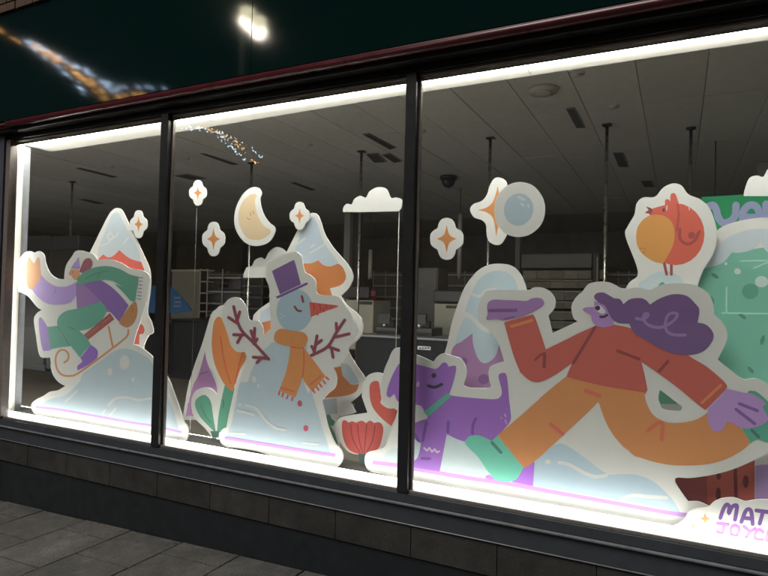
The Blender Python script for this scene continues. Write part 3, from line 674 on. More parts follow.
b.area('dog_bib', (206,206,200), 'C3 200,450! 245,455 268,490! 285,520! 255,540 200,552!')
b.area('dog_collar', (72,140,118), 'C3 262,492! 402,378! 430,396! 288,520!')
b.oval('dog_eye', (34,24,40), 'C3', 323, 273, 15, 15); b.oval('dog_blush', (176,140,190), 'C3', 228, 325, 9, 18, 0.2)
b.line('dog_mouth', (34,24,40), 3.0, 'C3 290,335 330,343 370,326')
b.line('dog_spot', (200,120,110), 1.6, 'C5 186,104 190,108'); b.line('dog_spot', (172,134,190), 1.2, 'C5 208,85 216,100', 'C5 212,120 218,140')
b.area('front_boot', (82,152,128), 'C5 0,215 60,214 130,245! 165,213! 322,405! 275,478 200,492 145,475! 100,420! 50,345 -10,285 C4 508,252 525,228')
b.line('boot_line', (50,98,88), 3.2, 'C5 132,255 185,314')
b.area('rear_boot', (64,132,108), 'D5 640,330 680,305 720,325 790,390! 900,470! D6 830,130! 760,135 705,118 660,140! 612,58!')
b.line('boot_line', (44,90,82), 3.2, 'D6 672,62 712,102')
b.area('trousers', (170,108,58), 'D4 275,100! 500,150 750,192! D5 28,330 40,380 80,450 150,490 230,498 330,480 400,440 450,400! 560,480! 620,545! D6 662,138! 600,190 500,240 380,268 220,272 100,255 0,225 D8 560,210 480,130 430,60 390,0 D4 640,540 560,450 510,360 470,248! 400,320 260,450 130,570 C5 560,215 385,370 322,407! 164,210! 250,140 410,0 D4 120,228 200,160')
b.line('trouser_crease', (176,84,56), 4.0, 'D4 395,184 478,216', 'D6 45,65 100,22 135,24 130,120')
b.line('trouser_crease', (190,76,66), 3.6, 'D4 186,386 256,444')
b.area('left_glove', (128,92,134), 'C2 342,345 350,315 380,298 450,300 520,302 580,305 610,290 660,288 684,310 675,335 620,370 560,395! 450,422 400,415 340,417 345,385')
b.line('glove_crease', (96,58,110), 3.4, 'C2 358,364 515,361'); b.line('glove_crease', (104,66,118), 2.2, 'C2 452,412 505,402')
b.area('jacket', (156,66,54), 'C6 146,262! 160,248 318,206! 340,250 395,416! 500,365 600,315 690,276! C7 200,320 350,345 500,400 700,470 D5 290,92 400,160 500,245 522,275! 510,300 400,412! 370,405 200,265 8,130! 30,220 45,300! 28,328! D4 748,195! 500,155 278,100! 312,18! 200,95 110,133 50,117 0,70 C6 245,560 200,450')
b.line('jacket_seam', (112,38,38), 3.0, 'C6 690,284 560,498', 'C7 286,486 414,534', 'D5 166,130 116,186')
b.line('jacket_seam', (112,38,40), 3.4, 'C6 388,446 385,520'); b.line('jacket_seam', (116,40,42), 2.4, 'C6 332,480 362,450 390,440')
b.line('cuff_stripe', (190,104,58), 3.0, 'C2 490,458 612,422', 'D5 484,272 372,376')
b.area('right_glove', (146,112,156), 'D5 520,292! 620,315 680,325 740,365 756,386! 735,402! 768,470 740,505 660,530 600,525 560,500! 522,490! 500,530 465,550 425,530 405,460 408,412! 470,350')
b.line('glove_crease', (98,66,120), 3.2, 'D5 596,382 704,424', 'D5 576,416 688,502')
b.area('face', (140,104,148), 'C7 76,234 100,224 145,222! 145,190! 210,190! 250,260! 262,300 258,332! 205,345 158,335! 135,310 125,270! 85,247')
b.area('eye_white', (196,184,198), 'C7 152,212! 185,215 212,250 190,262 152,240!'); b.oval('pupil', (28,20,34), 'C7', 166, 228, 15, 15)
b.line('mouth', (36,24,40), 2.4, 'C7 182,281 205,280 222,270')
b.area('hair', (88,58,100), 'C7 145,165 160,140 200,135 240,155 265,170! 300,175 320,205! 360,175 420,168 455,180 480,207! 540,170 620,145 700,155 750,200 C8 356,240 345,315! 400,330 440,380 430,430 380,485 300,508 200,500 100,460 0,400 C7 405,400 375,365 355,320! 300,318 260,300 235,265 210,215 180,200')
b.line('hair_curl', (122,90,134), 3.0, 'C7 398,290 440,296 470,270 452,262 440,292 470,330 540,345 612,312 645,270 625,258 588,270 572,320 580,365 620,388 692,390')
# ---- robin on a snowy bush
RW = (228, 222, 208)
b = Board('robin_cutout', 'cut-out of a round red and orange robin standing on a snowy bush', 'display board',
  'D1 93,370 105,310 145,240 160,170 200,135 270,130 320,75 380,50 430,65 470,115 540,145 590,190 620,250 640,325 D3 460,100 440,200 380,300 345,400 300,600! 100,700! FX 640,320! 622,300 629,283 638,272', YB + -0.035, w=RW, group='cut-out boards in the shop window')
b.area('bush_snow', (206,216,222), 'D3 -10,400 40,345 90,318 150,306 210,322 260,370 300,500! 60,520!')
b.area('bush', (96,164,136), 'D3 90,420! 130,372 160,395 200,430!')
b.line('leg', (166,66,60), 2.8, 'D3 146,262 160,326'); b.line('leg', (166,66,60), 2.8, 'D3 188,262 188,326')
b.oval('body', (222,92,68), 'D1', 393, 355, 174, 186)
b.area('head', (222,92,68), 'D1 236,240! 250,205 330,180! 332,150 350,146 362,158! 364,118 380,108 396,120 415,178! 420,260! 300,270!')
b.area('beak', (150,52,58), 'D1 215,188! 255,205 245,235! 208,226! 232,210!')
b.area('belly', (226,152,68), 'D1 157,365 170,305 215,255 270,238 330,248 372,285 388,350 375,430 318,532! 260,518 200,478 166,430')
b.line('wing_swirl', (178,66,58), 3.0, 'D1 420,325 422,385 465,415 510,392 528,352'); b.oval('wing_dot', (178,66,58), 'D1', 490, 362, 22, 22)
b.line('wing_dot', (178,66,58), 3.0, 'D1 528,362 536,340'); b.line('tail_line', (196,70,56), 2.4, 'D1 405,180 412,240 402,330')
b.oval('eye', (120,36,46), 'D1', 322, 210, 8, 12)
b.line('feather_glint', (240,232,220), 1.0, 'D1 342,185 340,210', 'D1 474,180 476,208')
b.line('belly_dot', (196,110,50), 1.2, 'D1 186,440 190,444', 'D1 206,440 208,446', 'D1 200,462 205,466')
# ---- snowy green tree with trunk
b = Board('tree_cutout', 'cut-out of a big round green tree with snow on top and a red trunk', 'display board',
  'D2 380,560 460,425 560,375 680,350 768,348 900,380 1000,500 1040,800! FX 815,415! D6 760,320! FX 768,510! D6 405,520 283,492 205,362 230,340 FX 690,440! 646,424! 640,390 655,340', YB + 0.000, w=(226,220,206), group='cut-out boards in the shop window')
b.area('leaves', (122,190,160), 'D3 340,390 362,310 390,272 500,200! 850,150! 990,330! FX 812,405! 660.5,404! 652,380 660,340')
b.area('snow', (206,214,216), 'D3 385,282 430,200 500,125 600,72 700,52 800,62 900,100! 900,260! 800,215 768,195 740,165 725,130! 700,160 660,183 600,196 550,195! 500,253 430,280')
b.oval('bauble', (214,230,220), 'D3', 585, 308, 20, 18, 0.3); b.oval('bauble', (206,222,208), 'D3', 730, 370, 40, 34); b.oval('bauble', (200,224,208), 'D3', 515, 262, 9, 9)
b.oval('leaf_blotch', (92,160,128), 'D3', 662, 428, 50, 46)
for cr, cx, cy, rt in (('D3',450,335,.6),('C8',615,278,.6),('C8',735,415,-1.2),('D5',665,180,.8),('D5',735,5,-1.2),('C8',432,180,1.2)): b.oval('leaf_mark', (80,144,116), cr, cx, cy, 26, 11, rt)
b.area('trunk_side', (182,84,82), 'D6 212,365 232,345! 402,330! 410,512! 285,490!')
b.area('trunk', (222,106,88), 'D6 400,330! 560,292 690,232! 690,500! 405,512!')
b.line('bark_line', (136,48,48), 3.6, 'D6 572,300 576,470')
for cx, cy, rx, ry in ((635,370,18,38),(470,445,16,40),(472,338,14,20)): b.oval('bark_mark', (134,46,48), 'D6', cx, cy, rx, ry)
b = Board('lilac_hill_cutout', 'edge of a lilac and cream cut-out board beside the red tree trunk', 'display board',
  'D6 690,205! 760,190 860,210 960,300! 960,600! 690,580!', YB + -0.022, w=(206,196,176), group='cut-out boards in the shop window')
b.area('lilac_slope', (168,132,164), 'D6 691,275! 760,268 900,290! 955,560! 691,560!')
# ---- name board
b = Board('name_board', 'white cloud-shaped name board with purple hand lettering and two orange stars', 'display board',
  'D7 193,372 205,335 240,315 270,290 290,255 340,232 410,220 440,195 490,172 560,165 610,182 640,188 700,178 768,178 860,190 930,240 990,300 1010,420 980,520! 768,484! 480,434! 230,390', 3.050, w=(226,220,208), th=0.008, group='cut-out boards in the shop window')
for nm, ps in (('letter_m', ('D7 482,288 500,235 520,207 536,222 532,262 552,222 580,212 580,240 570,298',)),
               ('letter_a', ('D7 608,312 632,250 652,235 668,252 676,325', 'D7 626,288 664,292')),
               ('letter_t', ('D7 698,243 780,254', 'D7 738,250 718,322')),
               ('letter_t', ('D7 800,258 882,268', 'D7 842,264 824,336'))):
    b.line(nm, (114,72,142), 4.0, *ps)
for nm, ps in (('letter_j', ('D7 466,320 530,326', 'D7 503,326 500,362 484,378 464,366')),
               ('letter_o', ('D7 570,332 590,342 594,365 578,392 556,390 544,370 550,342 568,332',)),
               ('letter_y', ('D7 624,340 656,366', 'D7 692,352 660,372 638,402')),
               ('letter_c', ('D7 738,372 716,358 696,372 690,400 706,418 734,416',)),
               ('letter_e', ('D7 802,368 774,364 762,420 796,426', 'D7 770,392 796,396'))):
    b.line(nm, (164,104,184), 3.4, *ps)
for cx, cy, r in ((390, 293, 34), (320, 334, 22)):
    slab_from([star_loop(640 + cx / 6, 470 + cy / 6, r / 6, r / 6 * 1.05, .3)], b.y(), 0.00002, ink(224,150,84,(226,220,208)), 'star', b.t)
def rod(board, px, py, r=0.002, z0=-1.016, m=None):
    p = at(px, py, board.Y + 0.014)
    tube('support_rod', [(p.x, p.y, Z(z0)), (p.x, p.y, p.z + 0.03)], r, m or thread_m, board.t, seg=8)

wrod_m = mat('white_rod', (0.45, 0.44, 0.42), rough=0.4)
rod(moon, 249.6, 245, 0.0032, m=wrod_m); rod(cloud, 399.2, 212, 0.0024, m=wrod_m); rod(star2, 197.0, 205, 0.0014)

# ================================================================ THE SHOP BEHIND
steel_m = mat('brushed_steel', (0.50, 0.49, 0.47), rough=0.28, metal=1.0, noise=0.1, nscale=20)
dark_m = mat('black_plastic', (0.025, 0.026, 0.028), rough=0.4, noise=0.1)
counter_m = mat('dark_counter_laminate', (0.020, 0.021, 0.025), rough=0.65, spec=0.15, noise=0.12)
cream_m = mat('cream_panel', (0.36, 0.345, 0.285), rough=0.6, noise=0.06)
wire_m = mat('white_wire', (0.62, 0.60, 0.52), rough=0.5)
vent_m = mat('vent_grey', (0.24, 0.235, 0.225), rough=0.6)
slot_m = mat('vent_slot', (0.10, 0.098, 0.094), rough=0.8)
def ceil_at(px, py, dz=0.0):
    d = F_ * FPX + R_ * (px - 384) - U_ * (py - 288)
    d = d * ((CZ - dz) / d.z); return Vector((d.x, d.y, d.z + H))
# checkout poles, floor to ceiling
pole_labels = ['slim steel pole seen above the sledge rider', 'slim steel pole rising behind the crescent moon', 'slim steel pole behind the plain white cloud',
               'slim steel pole behind the large half-hidden star', 'slim steel pole rising behind the walker head', 'slim steel pole behind the robin']
for (x, y), lb in zip(((-11.0, 7.75), (-6.42, 7.75), (-4.32, 7.75), (-2.315, 7.75), (-0.817, 7.72), (0.119, 8.25)), pole_labels):
    t = thing('checkout_pole', lb, 'pole', (x, y, Z(-1.56)), 'steel poles at the checkouts')
    tube('shaft', [(x, y, Z(-1.56)), (x, y, Z(CZ - 0.02))], 0.021, steel_m, t, seg=14)
    box('ceiling_plate', (x - 0.055, y - 0.045, Z(CZ - 0.022)), (x + 0.055, y + 0.05, Z(CZ - 0.004)), dark_m, t, bev=0.004)
    box('foot_plate', (x - 0.08, y - 0.08, Z(-1.56)), (x + 0.08, y + 0.08, Z(-1.545)), steel_m, t)
# vents and dead light panels in the ceiling
def vent(label, q, n=4, m=vent_m):
    c = [ceil_at(*p, dz=0.012) for p in q]
    ce = sum(c, Vector()) / 4
    t = thing('ceiling_vent', label, 'vent', ce, 'vents in the shop ceiling')
    up = Vector((0, 0, 0.010))
    def quad(a, b, e, f, nm, mm, h):
        hh = Vector((0, 0, h)); vs = [a, b, e, f, a + hh, b + hh, e + hh, f + hh]
        mesh_obj(nm, vs, [(0,1,2,3),(4,7,6,5),(0,4,5,1),(1,5,6,2),(2,6,7,3),(3,7,4,0)], mm, t)
    quad(*c, 'frame', m, 0.008)
    L = lambda a, b, k: a + (b - a) * k
    dn = Vector((0, 0, -0.006))
    for k in range(n):
        k0, k1 = 0.1 + 0.8 * k / n, 0.1 + 0.8 * (k + 0.6) / n
        a, b_, e, f_ = L(c[0], c[1], k0), L(c[0], c[1], k1), L(c[3], c[2], k1), L(c[3], c[2], k0)
        quad(L(a, f_, .04) + dn, L(b_, e, .04) + dn, L(b_, e, .96) + dn, L(a, f_, .96) + dn, 'slot', slot_m, 0.005)
vent('grey slotted ceiling vent above the steel pole behind the walker', ((565.8,109),(574.8,108.3),(585,128),(576.5,128.3)))
vent('smaller far slotted ceiling vent beyond the walker pole', ((613,153),(623,153),(628.5,167),(618.5,167)))
vent('slotted ceiling vent near the mullion over the white cloud', ((362.5,134.5),(369,133.6),(396.5,148),(390,149.8)))
vent('slim ceiling vent between the string of lights and the small star', ((200,153.6),(205,154),(238.5,164.8),(232,165)))
vent('dark square ceiling vent above the highest small star', ((174,176),(187.5,174.2),(206.7,178.6),(191.7,180)), 6)
vent('slim ceiling vent above the pointed red mountain', ((75.5,168.3),(80,168),(117.5,177.2),(113,177.8)))
vent('far slim ceiling vent near the window end wall', ((79,199.5),(86,199.5),(105,203.5),(97,204)))
vent('dark far ceiling vent over the plain cloud', ((366,154.5),(378,153.5),(387,162),(374,163)), 5)
vent('darkest far ceiling vent beside the mullion over the plain cloud', ((382,155),(390,153.5),(402,161.5),(394,163)), 5)
vent('slim ceiling vent right of the orange mountain tip star', ((290,182.5),(295,182.5),(316,190),(311,190.5)))
vent('slim vent low on the ceiling right of the far pole', ((641,181),(652,181),(655,187),(644,187)))
# smoke detector, sprinkler roses, dome camera
def disc_at(name, label, cat, px, py, r, h, m, dome=0.0, group=None):
    c = ceil_at(px, py)
    t = thing(name, label, cat, c, group)
    tube('base', [c + Vector((0, 0, -h)), c + Vector((0, 0, 0.004))], [r * .92, r], m, t, seg=24)
    if dome:
        pts = [c + Vector((0, 0, -h - dome * math.sin(a))) for a in [0.05, .4, .8, 1.2, 1.5]]
        tube('dome', pts, [r * .8 * math.cos(a) for a in [0.05, .4, .8, 1.2, 1.5]], dark_m, t, seg=24)
    else:
        tube('cap', [c + Vector((0, 0, -h - 0.012)), c + Vector((0, 0, -h))], [r * .45, r * .6], m, t, seg=20)
cw_m = mat('ceiling_white_plastic', (0.62, 0.60, 0.55), rough=0.5)
disc_at('smoke_detector', 'round white smoke detector on the ceiling near the window head', 'smoke detector', 543, 89, 0.16, 0.04, cw_m)
disc_at('dome_camera', 'black dome camera hanging from the shop ceiling', 'camera', 448.5, 176.5, 0.16, 0.05, dark_m, 0.16)
for px, py, lb in ((577.5,73,'tiny sprinkler head beside the smoke detector'),(613,106,'pale sprinkler plate above the steel pole behind the walker'),(308,144.5,'tiny ceiling sprinkler over the orange mountain'),(110,166,'tiny ceiling sprinkler over the pointed red mountain'),(421,131,'tiny ceiling sprinkler at the mullion edge'),(186,158,'tiny ceiling sprinkler under the string of lights')):
    disc_at('sprinkler', lb, 'sprinkler', px, py, 0.07, 0.015, cw_m, group='ceiling sprinklers')
# columns
col_m = mat('pale_column', (0.42, 0.41, 0.38), rough=0.4, noise=0.05)
def column(label, x0, x1, Y, m=col_m):
    a, b_ = at(x0, 250, Y), at(x1, 250, Y)
    t = thing('column', label, 'column', ((a.x + b_.x) / 2, Y, Z(-1.56)), 'columns in the shop')
    box('shaft', (a.x, Y, Z(-1.56)), (b_.x, Y + max(.08, b_.x - a.x), Z(CZ - 0.01)), m, t, bev=0.01)
    box('base_trim', (a.x - .02, Y - .02, Z(-1.56)), (b_.x + .02, Y + max(.08, b_.x - a.x) + .02, Z(-1.44)), dark_m, t)
column('pale square column behind the plain white cloud', 343.5, 349.5, 13.0)
column('dark column beside the pale column behind the cloud', 351, 358, 13.4, darkw_m)
column('pale column beyond the red mountain tip', 107, 111, 13.0)
column('grey column right beside the pale one beyond the red mountain', 115.5, 119, 13.4)
column('pale column above the green sign', 757, 767, 10.5)
column('narrow grey column left of the wall shelves', 515, 520, 14.0, grey_m)
# hanging light tubes
for px, y0, y1, lb in ((459,214,277,'pale hanging tube light beside the star next to the mullion'),(370,250,278,'short pale hanging tube light behind the cloud pole')):
    t = thing('hanging_tube_light', lb, 'light', at(px, y1, 11), 'hanging tube lights'); a, b_ = at(px, y0, 11), at(px, y1, 11)
    tube('tube', [(b_.x, 11, b_.z), (b_.x, 11, a.z)], 0.045, col_m, t, seg=14); tube('cap', [(b_.x, 11, b_.z - .03), (b_.x, 11, b_.z - .001)], 0.05, steel_m, t, seg=14)
    tube('cable', [(b_.x, 11, a.z + .001), (b_.x, 11, Z(CZ))], 0.006, dark_m, t, seg=6)
# shelving behind the mullion
t = thing('shelf_unit', 'cream shelf unit with wire side racks behind the small stars', 'shelf unit', at(200, 320, 11))
boxpx('back_panel', 171, 271, 198.5, 345, 11.0, 0.05, cream_m, t); boxpx('back_panel', 206.5, 275, 240, 345, 11.5, 0.05, grey_m, t)
boxpx('top_rail', 171, 269.5, 199, 271.5, 10.97, 0.03, wire_m, t)
for x in (198.6, 206, 221): boxpx('upright', x, 269, x + 0.9, 345, 10.95, 0.02, wire_m, t)
for y in (269.5, 281, 292.5, 302.5, 311): boxpx('wire_shelf', 199.5, y, 206, y + 1.2, 10.96, 0.3, wire_m, t)
for y in (277, 291, 303, 315): boxpx('shelf', 206.6, y, 240, y + 1.6, 11.05, 0.42, wire_m, t)
for x, y in ((214, 278.5), (214, 284)): boxpx('shelf_box', x, y, x + 6, y + 3.5, 11.08, 0.3, dark_m, t)
# blue hanging sign
blue_m = mat('blue_sign', (0.020, 0.16, 0.42), rough=0.45); sw_m = mat('sign_white', (0.7, 0.75, 0.8), rough=0.5)
YS = 9.0
t = thing('promotion_sign', 'blue curved shop sign with white writing behind the mullion', 'sign', at(168, 318, YS))
slab_from([spline(parse('FX 147,313! 147,290 152,286 162,285 171,287 181,297 190,308 190,311 176,313!'), True)], YS, 0.02, blue_m, 'panel', t)
for y, xa, xb in ((298, 174.5, 181), (302.5, 175, 181), (306.5, 174, 181)):
    for k in range(3):
        xx = xa + (xb - xa) * k / 3; stroke_obj([[(xx, y), (xx + 0.8, y - 1.2), (xx + 1.6, y + .3)]], 0.55, YS - 0.004, 0.002, sw_m, 'writing', t)
tube('post', [at(165, 313, YS + .03), (at(165, 313, YS + .03).x, YS + .03, Z(-1.56))], 0.03, dark_m, t)
# dark counters and tills
def till(label, x0, x1, ytop, ybot, Y, top=True):
    t = thing('checkout_counter', label, 'counter', at((x0 + x1) / 2, ybot, Y), 'checkout counters')
    c = at((x0 + x1) / 2, ytop, Y); a, b_ = at(x0, ytop, Y), at(x1, ytop, Y)
    box('body', (a.x, Y, Z(-1.56)), (b_.x, Y + .8, c.z - .03), counter_m, t, bev=0.01)
    box('worktop', (a.x - .02, Y - .03, c.z - .029), (b_.x + .02, Y + .83, c.z), grey_m if top else dark_m, t, bev=0.006)
    n_ = max(2, int((b_.x - a.x) / 0.7)); w_ = (b_.x - a.x) / n_
    for k in range(n_): box('front_panel', (a.x + k * w_ + .01, Y - .012, Z(-1.40)), (a.x + (k + 1) * w_ - .01, Y - .001, c.z - .06), counter_m, t, bev=0.004)
    return t
till('dark checkout counter with pale top edge behind the purple dog', 356, 470, 337, 400, 7.0)
tl = till('black checkout counter below the cream shelf unit', 171, 228, 320, 372, 8.2, False)
till('low dark counter behind the tulip', 150, 176, 322, 370, 8.6, False)
t = thing('price_label', 'small white label stuck on the counter near the dog', 'label', at(424, 348, 6.98)); boxpx('card', 417.5, 346.3, 430.5, 349.8, 6.975, 0.006, sw_m, t)
for i_ in range(4): boxpx('print', 419 + i_ * 2.8, 347.4, 421 + i_ * 2.8, 348.8, 6.9735, 0.001, dark_m, t)
for x0, x1, y0, y1, lb in ((345,373,300,336,'cream till cabinet behind the snowman arm'),(434,466,304,337,'cream till cabinet left of the rounded mountain')):
    t = thing('till_cabinet', lb, 'cabinet', at((x0 + x1) / 2, y1, 8.0), 'cream till cabinets')
    boxpx('body', x0, y0, x1, y1 + 14, 8.0, 0.6, cream_m, t, bev=0.01); boxpx('screen', x0 - 1, y0 - 14, x1 - 4, y0 - 1.5, 8.1, 0.08, dark_m, t, bev=0.02)
    boxpx('slot', x0 + 12, y0 + 1.5, x1 - 1, y0 + 4.5, 7.985, 0.01, dark_m, t); boxpx('base', x0 - 1, y1 - 1, x1 + 1, y1 + 2, 7.97, 0.02, dark_m, t)
for x0, x1, y0, y1, lb in ((376,396,313,336,'black till machine left of the wide mullion'),(411,432,314,337,'black till machine right of the wide mullion')):
    t = thing('till_machine', lb, 'till', at((x0 + x1) / 2, y1, 7.3), 'till machines')
    boxpx('base', x0, y1 - 9, x1, y1, 7.3, 0.4, dark_m, t, bev=0.01); boxpx('display', x0 + 2, y0, x1 - 6, y1 - 12, 7.4, 0.05, dark_m, t, bev=0.01)
    boxpx('stalk', x0 + 7, y1 - 13, x0 + 9, y1 - 8.5, 7.42, 0.03, steel_m, t); boxpx('keypad', x1 - 7, y1 - 16, x1 - 2, y1 - 8.8, 7.28, 0.05, counter_m, t, bev=0.01)
t = thing('tall_cabinet', 'tall grey cabinet door right of the wide mullion', 'cabinet', at(425, 330, 9.5))
boxpx('body', 412, 268, 437.5, 345, 9.5, 0.5, wall_m, t, bev=0.01); boxpx('door', 413.5, 269.5, 436, 344, 9.475, 0.022, wall_m, t, bev=0.006); boxpx('handle', 421, 285.5, 422.5, 288, 9.45, 0.02, steel_m, t)
t = thing('vinyl_stool', 'small dark red seat behind the snowman arm', 'seat', at(372, 302, 9.0)); rs_m = mat('red_vinyl', (0.16, 0.02, 0.03), rough=0.5)
boxpx('backrest', 369.5, 290, 375.5, 297, 9.0, 0.06, rs_m, t, bev=0.02); boxpx('seat', 369, 298, 376, 300.5, 8.9, 0.4, rs_m, t, bev=0.02); boxpx('leg', 371.8, 300.6, 372.8, 316, 9.1, 0.05, dark_m, t)
# gantry with roller shelves
t = thing('wall_shelves', 'wide shelving with pale shelf fronts behind the walker hand', 'shelf unit', at(560, 340, 14))
boxpx('header', 521, 253.5, 592, 268, 13.9, 0.35, mat('gantry_grey', (0.24, 0.235, 0.22), rough=0.6), t, bev=0.03)
boxpx('side_panel', 592.5, 253, 598.5, 350, 13.9, 0.5, darkw_m, t); boxpx('back', 521, 268.5, 604, 350, 14.4, 0.05, darkw_m, t)
gp = [mat('shelf_front_%d' % i, c, rough=0.6, noise=0.12, nscale=12) for i, c in enumerate(((0.40,0.38,0.31),(0.36,0.34,0.29),(0.31,0.29,0.25)))]
for i_, y in enumerate((270.5, 281.5, 292, 302, 312, 322, 332)):
    for k in range(5): boxpx('shelf_front', 523 + k * 13.7, y, 536.4 + k * 13.7, y + (8.2 if i_ % 2 == 0 else 6.5), 14.0, 0.03, gp[(i_ + k) % 3], t)
    boxpx('shelf', 522, y + 9.2, 592, y + 10.2, 13.95, 0.4, wire_m, t)
for x in (596.5,): boxpx('edge_strip', x, 257, x + 1.2, 300, 13.85, 0.04, wire_m, t)
boxpx('end_shelf', 599, 270, 604, 279, 14.0, 0.3, gp[0], t); 
# rows of empty gondola shelving far back
for x0, x1, Yg, lb in ((208,262,16.0,'far grey shelving beyond the cream shelf unit'),(372,410,17.0,'far grey shelving left of the wide mullion'),(440,512,17.0,'far grey shelving behind the rounded mountain'),(606,640,16.0,'far grey shelving left of the robin')):
    t = thing('far_shelving', lb, 'shelf unit', at((x0 + x1) / 2, 330, Yg), 'empty shelving at the back of the shop')
    boxpx('back', x0, 272, x1, 345, Yg + .45, 0.05, grey_m, t)
    for k in range(4): boxpx('upright', x0 + (x1 - x0 - 1) * k / 3, 271, x0 + (x1 - x0 - 1) * k / 3 + 1, 345, Yg + .40, 0.04, wire_m, t)
    for y in (274, 285, 296, 307, 318): boxpx('shelf', x0 + .5, y, x1 - .5, y + 1.8, Yg, 0.38, wire_m, t)
# green sign with lettering
gs_m = mat('green_sign', (0.035, 0.52, 0.20), rough=0.4); lt_m = mat('sign_lettering', (0.58, 0.62, 0.82), rough=0.5)
YG = 9.0
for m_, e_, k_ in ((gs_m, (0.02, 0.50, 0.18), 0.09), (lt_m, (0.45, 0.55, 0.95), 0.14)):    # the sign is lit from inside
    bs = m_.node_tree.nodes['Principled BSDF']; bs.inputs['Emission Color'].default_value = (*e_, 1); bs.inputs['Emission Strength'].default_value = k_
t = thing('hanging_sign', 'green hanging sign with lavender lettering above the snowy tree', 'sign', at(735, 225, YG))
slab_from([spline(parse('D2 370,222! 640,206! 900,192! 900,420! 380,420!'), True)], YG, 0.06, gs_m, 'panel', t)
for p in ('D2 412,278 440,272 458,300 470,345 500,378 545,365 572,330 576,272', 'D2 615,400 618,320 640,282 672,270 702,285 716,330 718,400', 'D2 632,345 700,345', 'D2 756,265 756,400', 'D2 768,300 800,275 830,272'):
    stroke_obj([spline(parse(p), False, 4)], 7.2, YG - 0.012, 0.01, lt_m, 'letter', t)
for px in (715, 790): tube('hanger', [at(px, 196, YG + .03), (at(px, 196, YG + .03).x, YG + .03, Z(CZ))], 0.008, dark_m, t, seg=6)
# exit sign
ex_m = mat('exit_green', (0.03, 0.30, 0.20), rough=0.4)
t = thing('exit_sign', 'small green exit sign far back beside the crescent moon', 'sign', at(284.5, 218, 15))
boxpx('panel', 281, 210.5, 288.5, 220, 15, 0.05, ex_m, t)
for y in (213.2, 217): boxpx('mark', 282.5, y, 287, y + 1, 14.985, 0.01, sw_m, t)
boxpx('bracket', 284, 190, 285, 210.3, 15.01, 0.02, dark_m, t)
# dark chillers by the end wall
ch_m = mat('chiller_blue_grey', (0.036, 0.043, 0.055), rough=0.35, noise=0.1)
for x0, x1, lb in ((24, 47, 'dark blue-grey chiller cabinet behind the sledge rider hand'), (48, 76, 'dark blue-grey chiller cabinet behind the sledge rider head')):
    t = thing('chiller_cabinet', lb, 'cabinet', at((x0 + x1) / 2, 365, 6.4), 'chiller cabinets')
    boxpx('body', x0, 236, x1, 371, 6.4, 0.6, ch_m, t, bev=0.02); boxpx('door', x0 + 1.5, 250, x1 - 1.5, 364, 6.375, 0.022, dark_m, t, bev=0.006); boxpx('handle', x1 - 4, 290, x1 - 3, 320, 6.34, 0.03, steel_m, t)

# ================================================================ THE STREET BEHIND THE VIEWER (mirrored in fascia and glass)
def mirrored(px, py, s, Yp):
    v = at(px, py, Yp * s) ; return Vector((v.x, 2 * Yp - v.y, v.z))
post_m = mat('lamp_post_black', (0.02, 0.02, 0.022), rough=0.4)
lamp_e = emat('lamp_glow', (1.0, 0.93, 0.62), 12.0)
h1, h2 = mirrored(247.5, 15.5, 2.9, 2.85), mirrored(258.5, 24.5, 2.9, 2.85)
px_ = (h1.x + h2.x) / 2 - 0.25; py_ = (h1.y + h2.y) / 2
t = thing('street_lamp', 'two-headed street lamp reflected in the green fascia', 'street lamp', (px_, py_, on_ground_z(px_)))
ztop = max(h1.z, h2.z) + 0.30
tube('post', [(px_, py_, on_ground_z(px_) - 0.02), (px_, py_, 1.2), (px_, py_, ztop)], [0.09, 0.06, 0.04], post_m, t)
for hh in (h1, h2):
    tube('arm', [(px_, py_, ztop - 0.05), ((px_ + hh.x) / 2, (py_ + hh.y) / 2, ztop), (hh.x, hh.y, hh.z + 0.16)], 0.02, post_m, t)
    tube('hood', [hh + Vector((0, 0, 0.20)), hh + Vector((0, 0, 0.11))], [0.05, 0.17], post_m, t)
    tube('lens', [hh + Vector((0, 0, -0.10)), hh + Vector((0, 0, -0.05)), hh + Vector((0, 0, 0.03)), hh + Vector((0, 0, 0.109))], [0.05, 0.12, 0.14, 0.13], lamp_e, t)
    ld = bpy.data.lights.new('lamp_light', 'AREA'); ld.shape = 'DISK'; ld.size = 0.3; ld.energy = STREET; ld.color = (1.0, 0.90, 0.74)
    lo = bpy.data.objects.new('lamp_light', ld); COL.objects.link(lo); lo.location = hh + Vector((0, 0, -0.13))
    lo.rotation_euler = (Vector((-2.2, 2.9, 0.6)) - lo.location).to_track_quat('-Z', 'Y').to_euler()
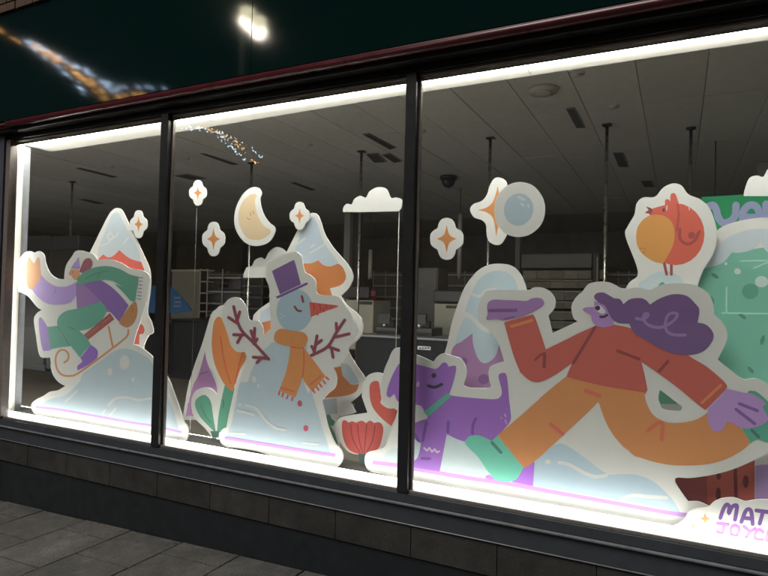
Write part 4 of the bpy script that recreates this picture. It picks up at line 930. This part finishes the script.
def comet(label, strands, s, Yp, seed, rb):
    """festive street light: strands of small bulbs on a wire"""
    rnd = random.Random(seed)
    c0 = mirrored(*strands[0][1][0], s, Yp)
    t = thing('festive_light', label, 'string lights', c0, 'festive lights over the street')
    for colr, path, w0, w1, n_ in strands:
        sp = spline([(x, y, False) for x, y in path], False, 8)
        V = []; Fc = []
        for k in range(n_):
            u = rnd.random(); i_ = u * (len(sp) - 1); a = sp[int(i_)]; b_ = sp[min(int(i_) + 1, len(sp) - 1)]; fr = i_ - int(i_)
            w = w0 + (w1 - w0) * u
            q = mirrored(a[0] + (b_[0] - a[0]) * fr + rnd.gauss(0, w * .45), a[1] + (b_[1] - a[1]) * fr + rnd.gauss(0, w * .45), s * rnd.uniform(.985, 1.015), Yp)
            r = rb * rnd.uniform(.7, 1.2); b0 = len(V)
            V += [q + Vector(d) * r for d in ((1,0,0),(-1,0,0),(0,1,0),(0,-1,0),(0,0,1),(0,0,-1))]
            Fc += [tuple(b0 + j for j in f_) for f_ in ((0,2,4),(2,1,4),(1,3,4),(3,0,4),(2,0,5),(1,2,5),(3,1,5),(0,3,5))]
        nm = {'gold': 'gold_bulbs', 'blue': 'white_bulbs'}[colr]
        o = mesh_obj(nm, V, Fc, emat(nm, (1.0, 0.50, 0.14) if colr == 'gold' else (0.55, 0.75, 1.0), BULB), t); o['kind'] = 'stuff'
        tube('wire', [mirrored(x, y, s * 1.01, Yp) for x, y in path], 0.006, post_m, t, seg=6)
BULB = 16.0
comet('shooting-star string lights blurred in the green fascia', (
    ('gold', [(-4, 28), (8, 36), (20, 42)], 1, 1, 7), ('blue', [(26, 42), (45, 50), (66, 60), (90, 74), (110, 88)], 2, 3, 42),
    ('gold', [(34, 46), (55, 58), (75, 72), (92, 84), (106, 100)], 3, 6, 60), ('blue', [(28, 46), (50, 60), (68, 76), (84, 94)], 2, 4, 22),
    ('blue', [(112, 90), (130, 88), (150, 87), (168, 88)], 3, 2, 12), ('gold', [(116, 97), (132, 95), (146, 95)], 2, 2, 12)), 3.0, 2.85, 3, 0.030)
comet('shooting-star string lights mirrored in the glass above the moon', (
    ('blue', [(174, 129), (190, 129), (205, 129), (222, 138), (236, 152), (248, 163)], 2.8, 2.8, 80),
    ('gold', [(200, 127), (215, 131), (232, 140), (246, 153), (257, 166)], 2.4, 3.2, 60), ('blue', [(215, 131), (232, 137), (248, 147), (262, 158)], 2.0, 2.2, 26), ('gold', [(180, 121), (192, 120)], 1.2, 1.2, 5)), 3.0, 2.985, 5, 0.0135)
# lit tubes of the shop front opposite, mirrored in the pane by the green tree
tb_e = emat('tube_glow', (0.95, 1.0, 0.72), 1.6)
for (xa, ya), (xb, yb), lb in (((740, 261), (790, 260), 'level tube light mirrored high on the green tree'), ((753, 268.5), (772, 260.5), 'slanting tube light mirrored on the green tree'), ((722, 313), (790, 314), 'long level tube light mirrored low on the green tree'), ((726.5, 287), (726.5, 313), 'upright tube light mirrored on the green tree')):
    a, b_ = mirrored(xa, ya, 3.2, 2.985), mirrored(xb, yb, 3.2, 2.985)
    t = thing('tube_light', lb, 'tube light', a, 'tube lights across the street')
    tube('tube', [a, b_], 0.010, tb_e, t, seg=8)
    d_ = (b_ - a).normalized() * 0.03
    for p_, q_ in ((a - d_, a), (b_, b_ + d_)): tube('end_cap', [p_, q_], 0.013, post_m, t, seg=8)
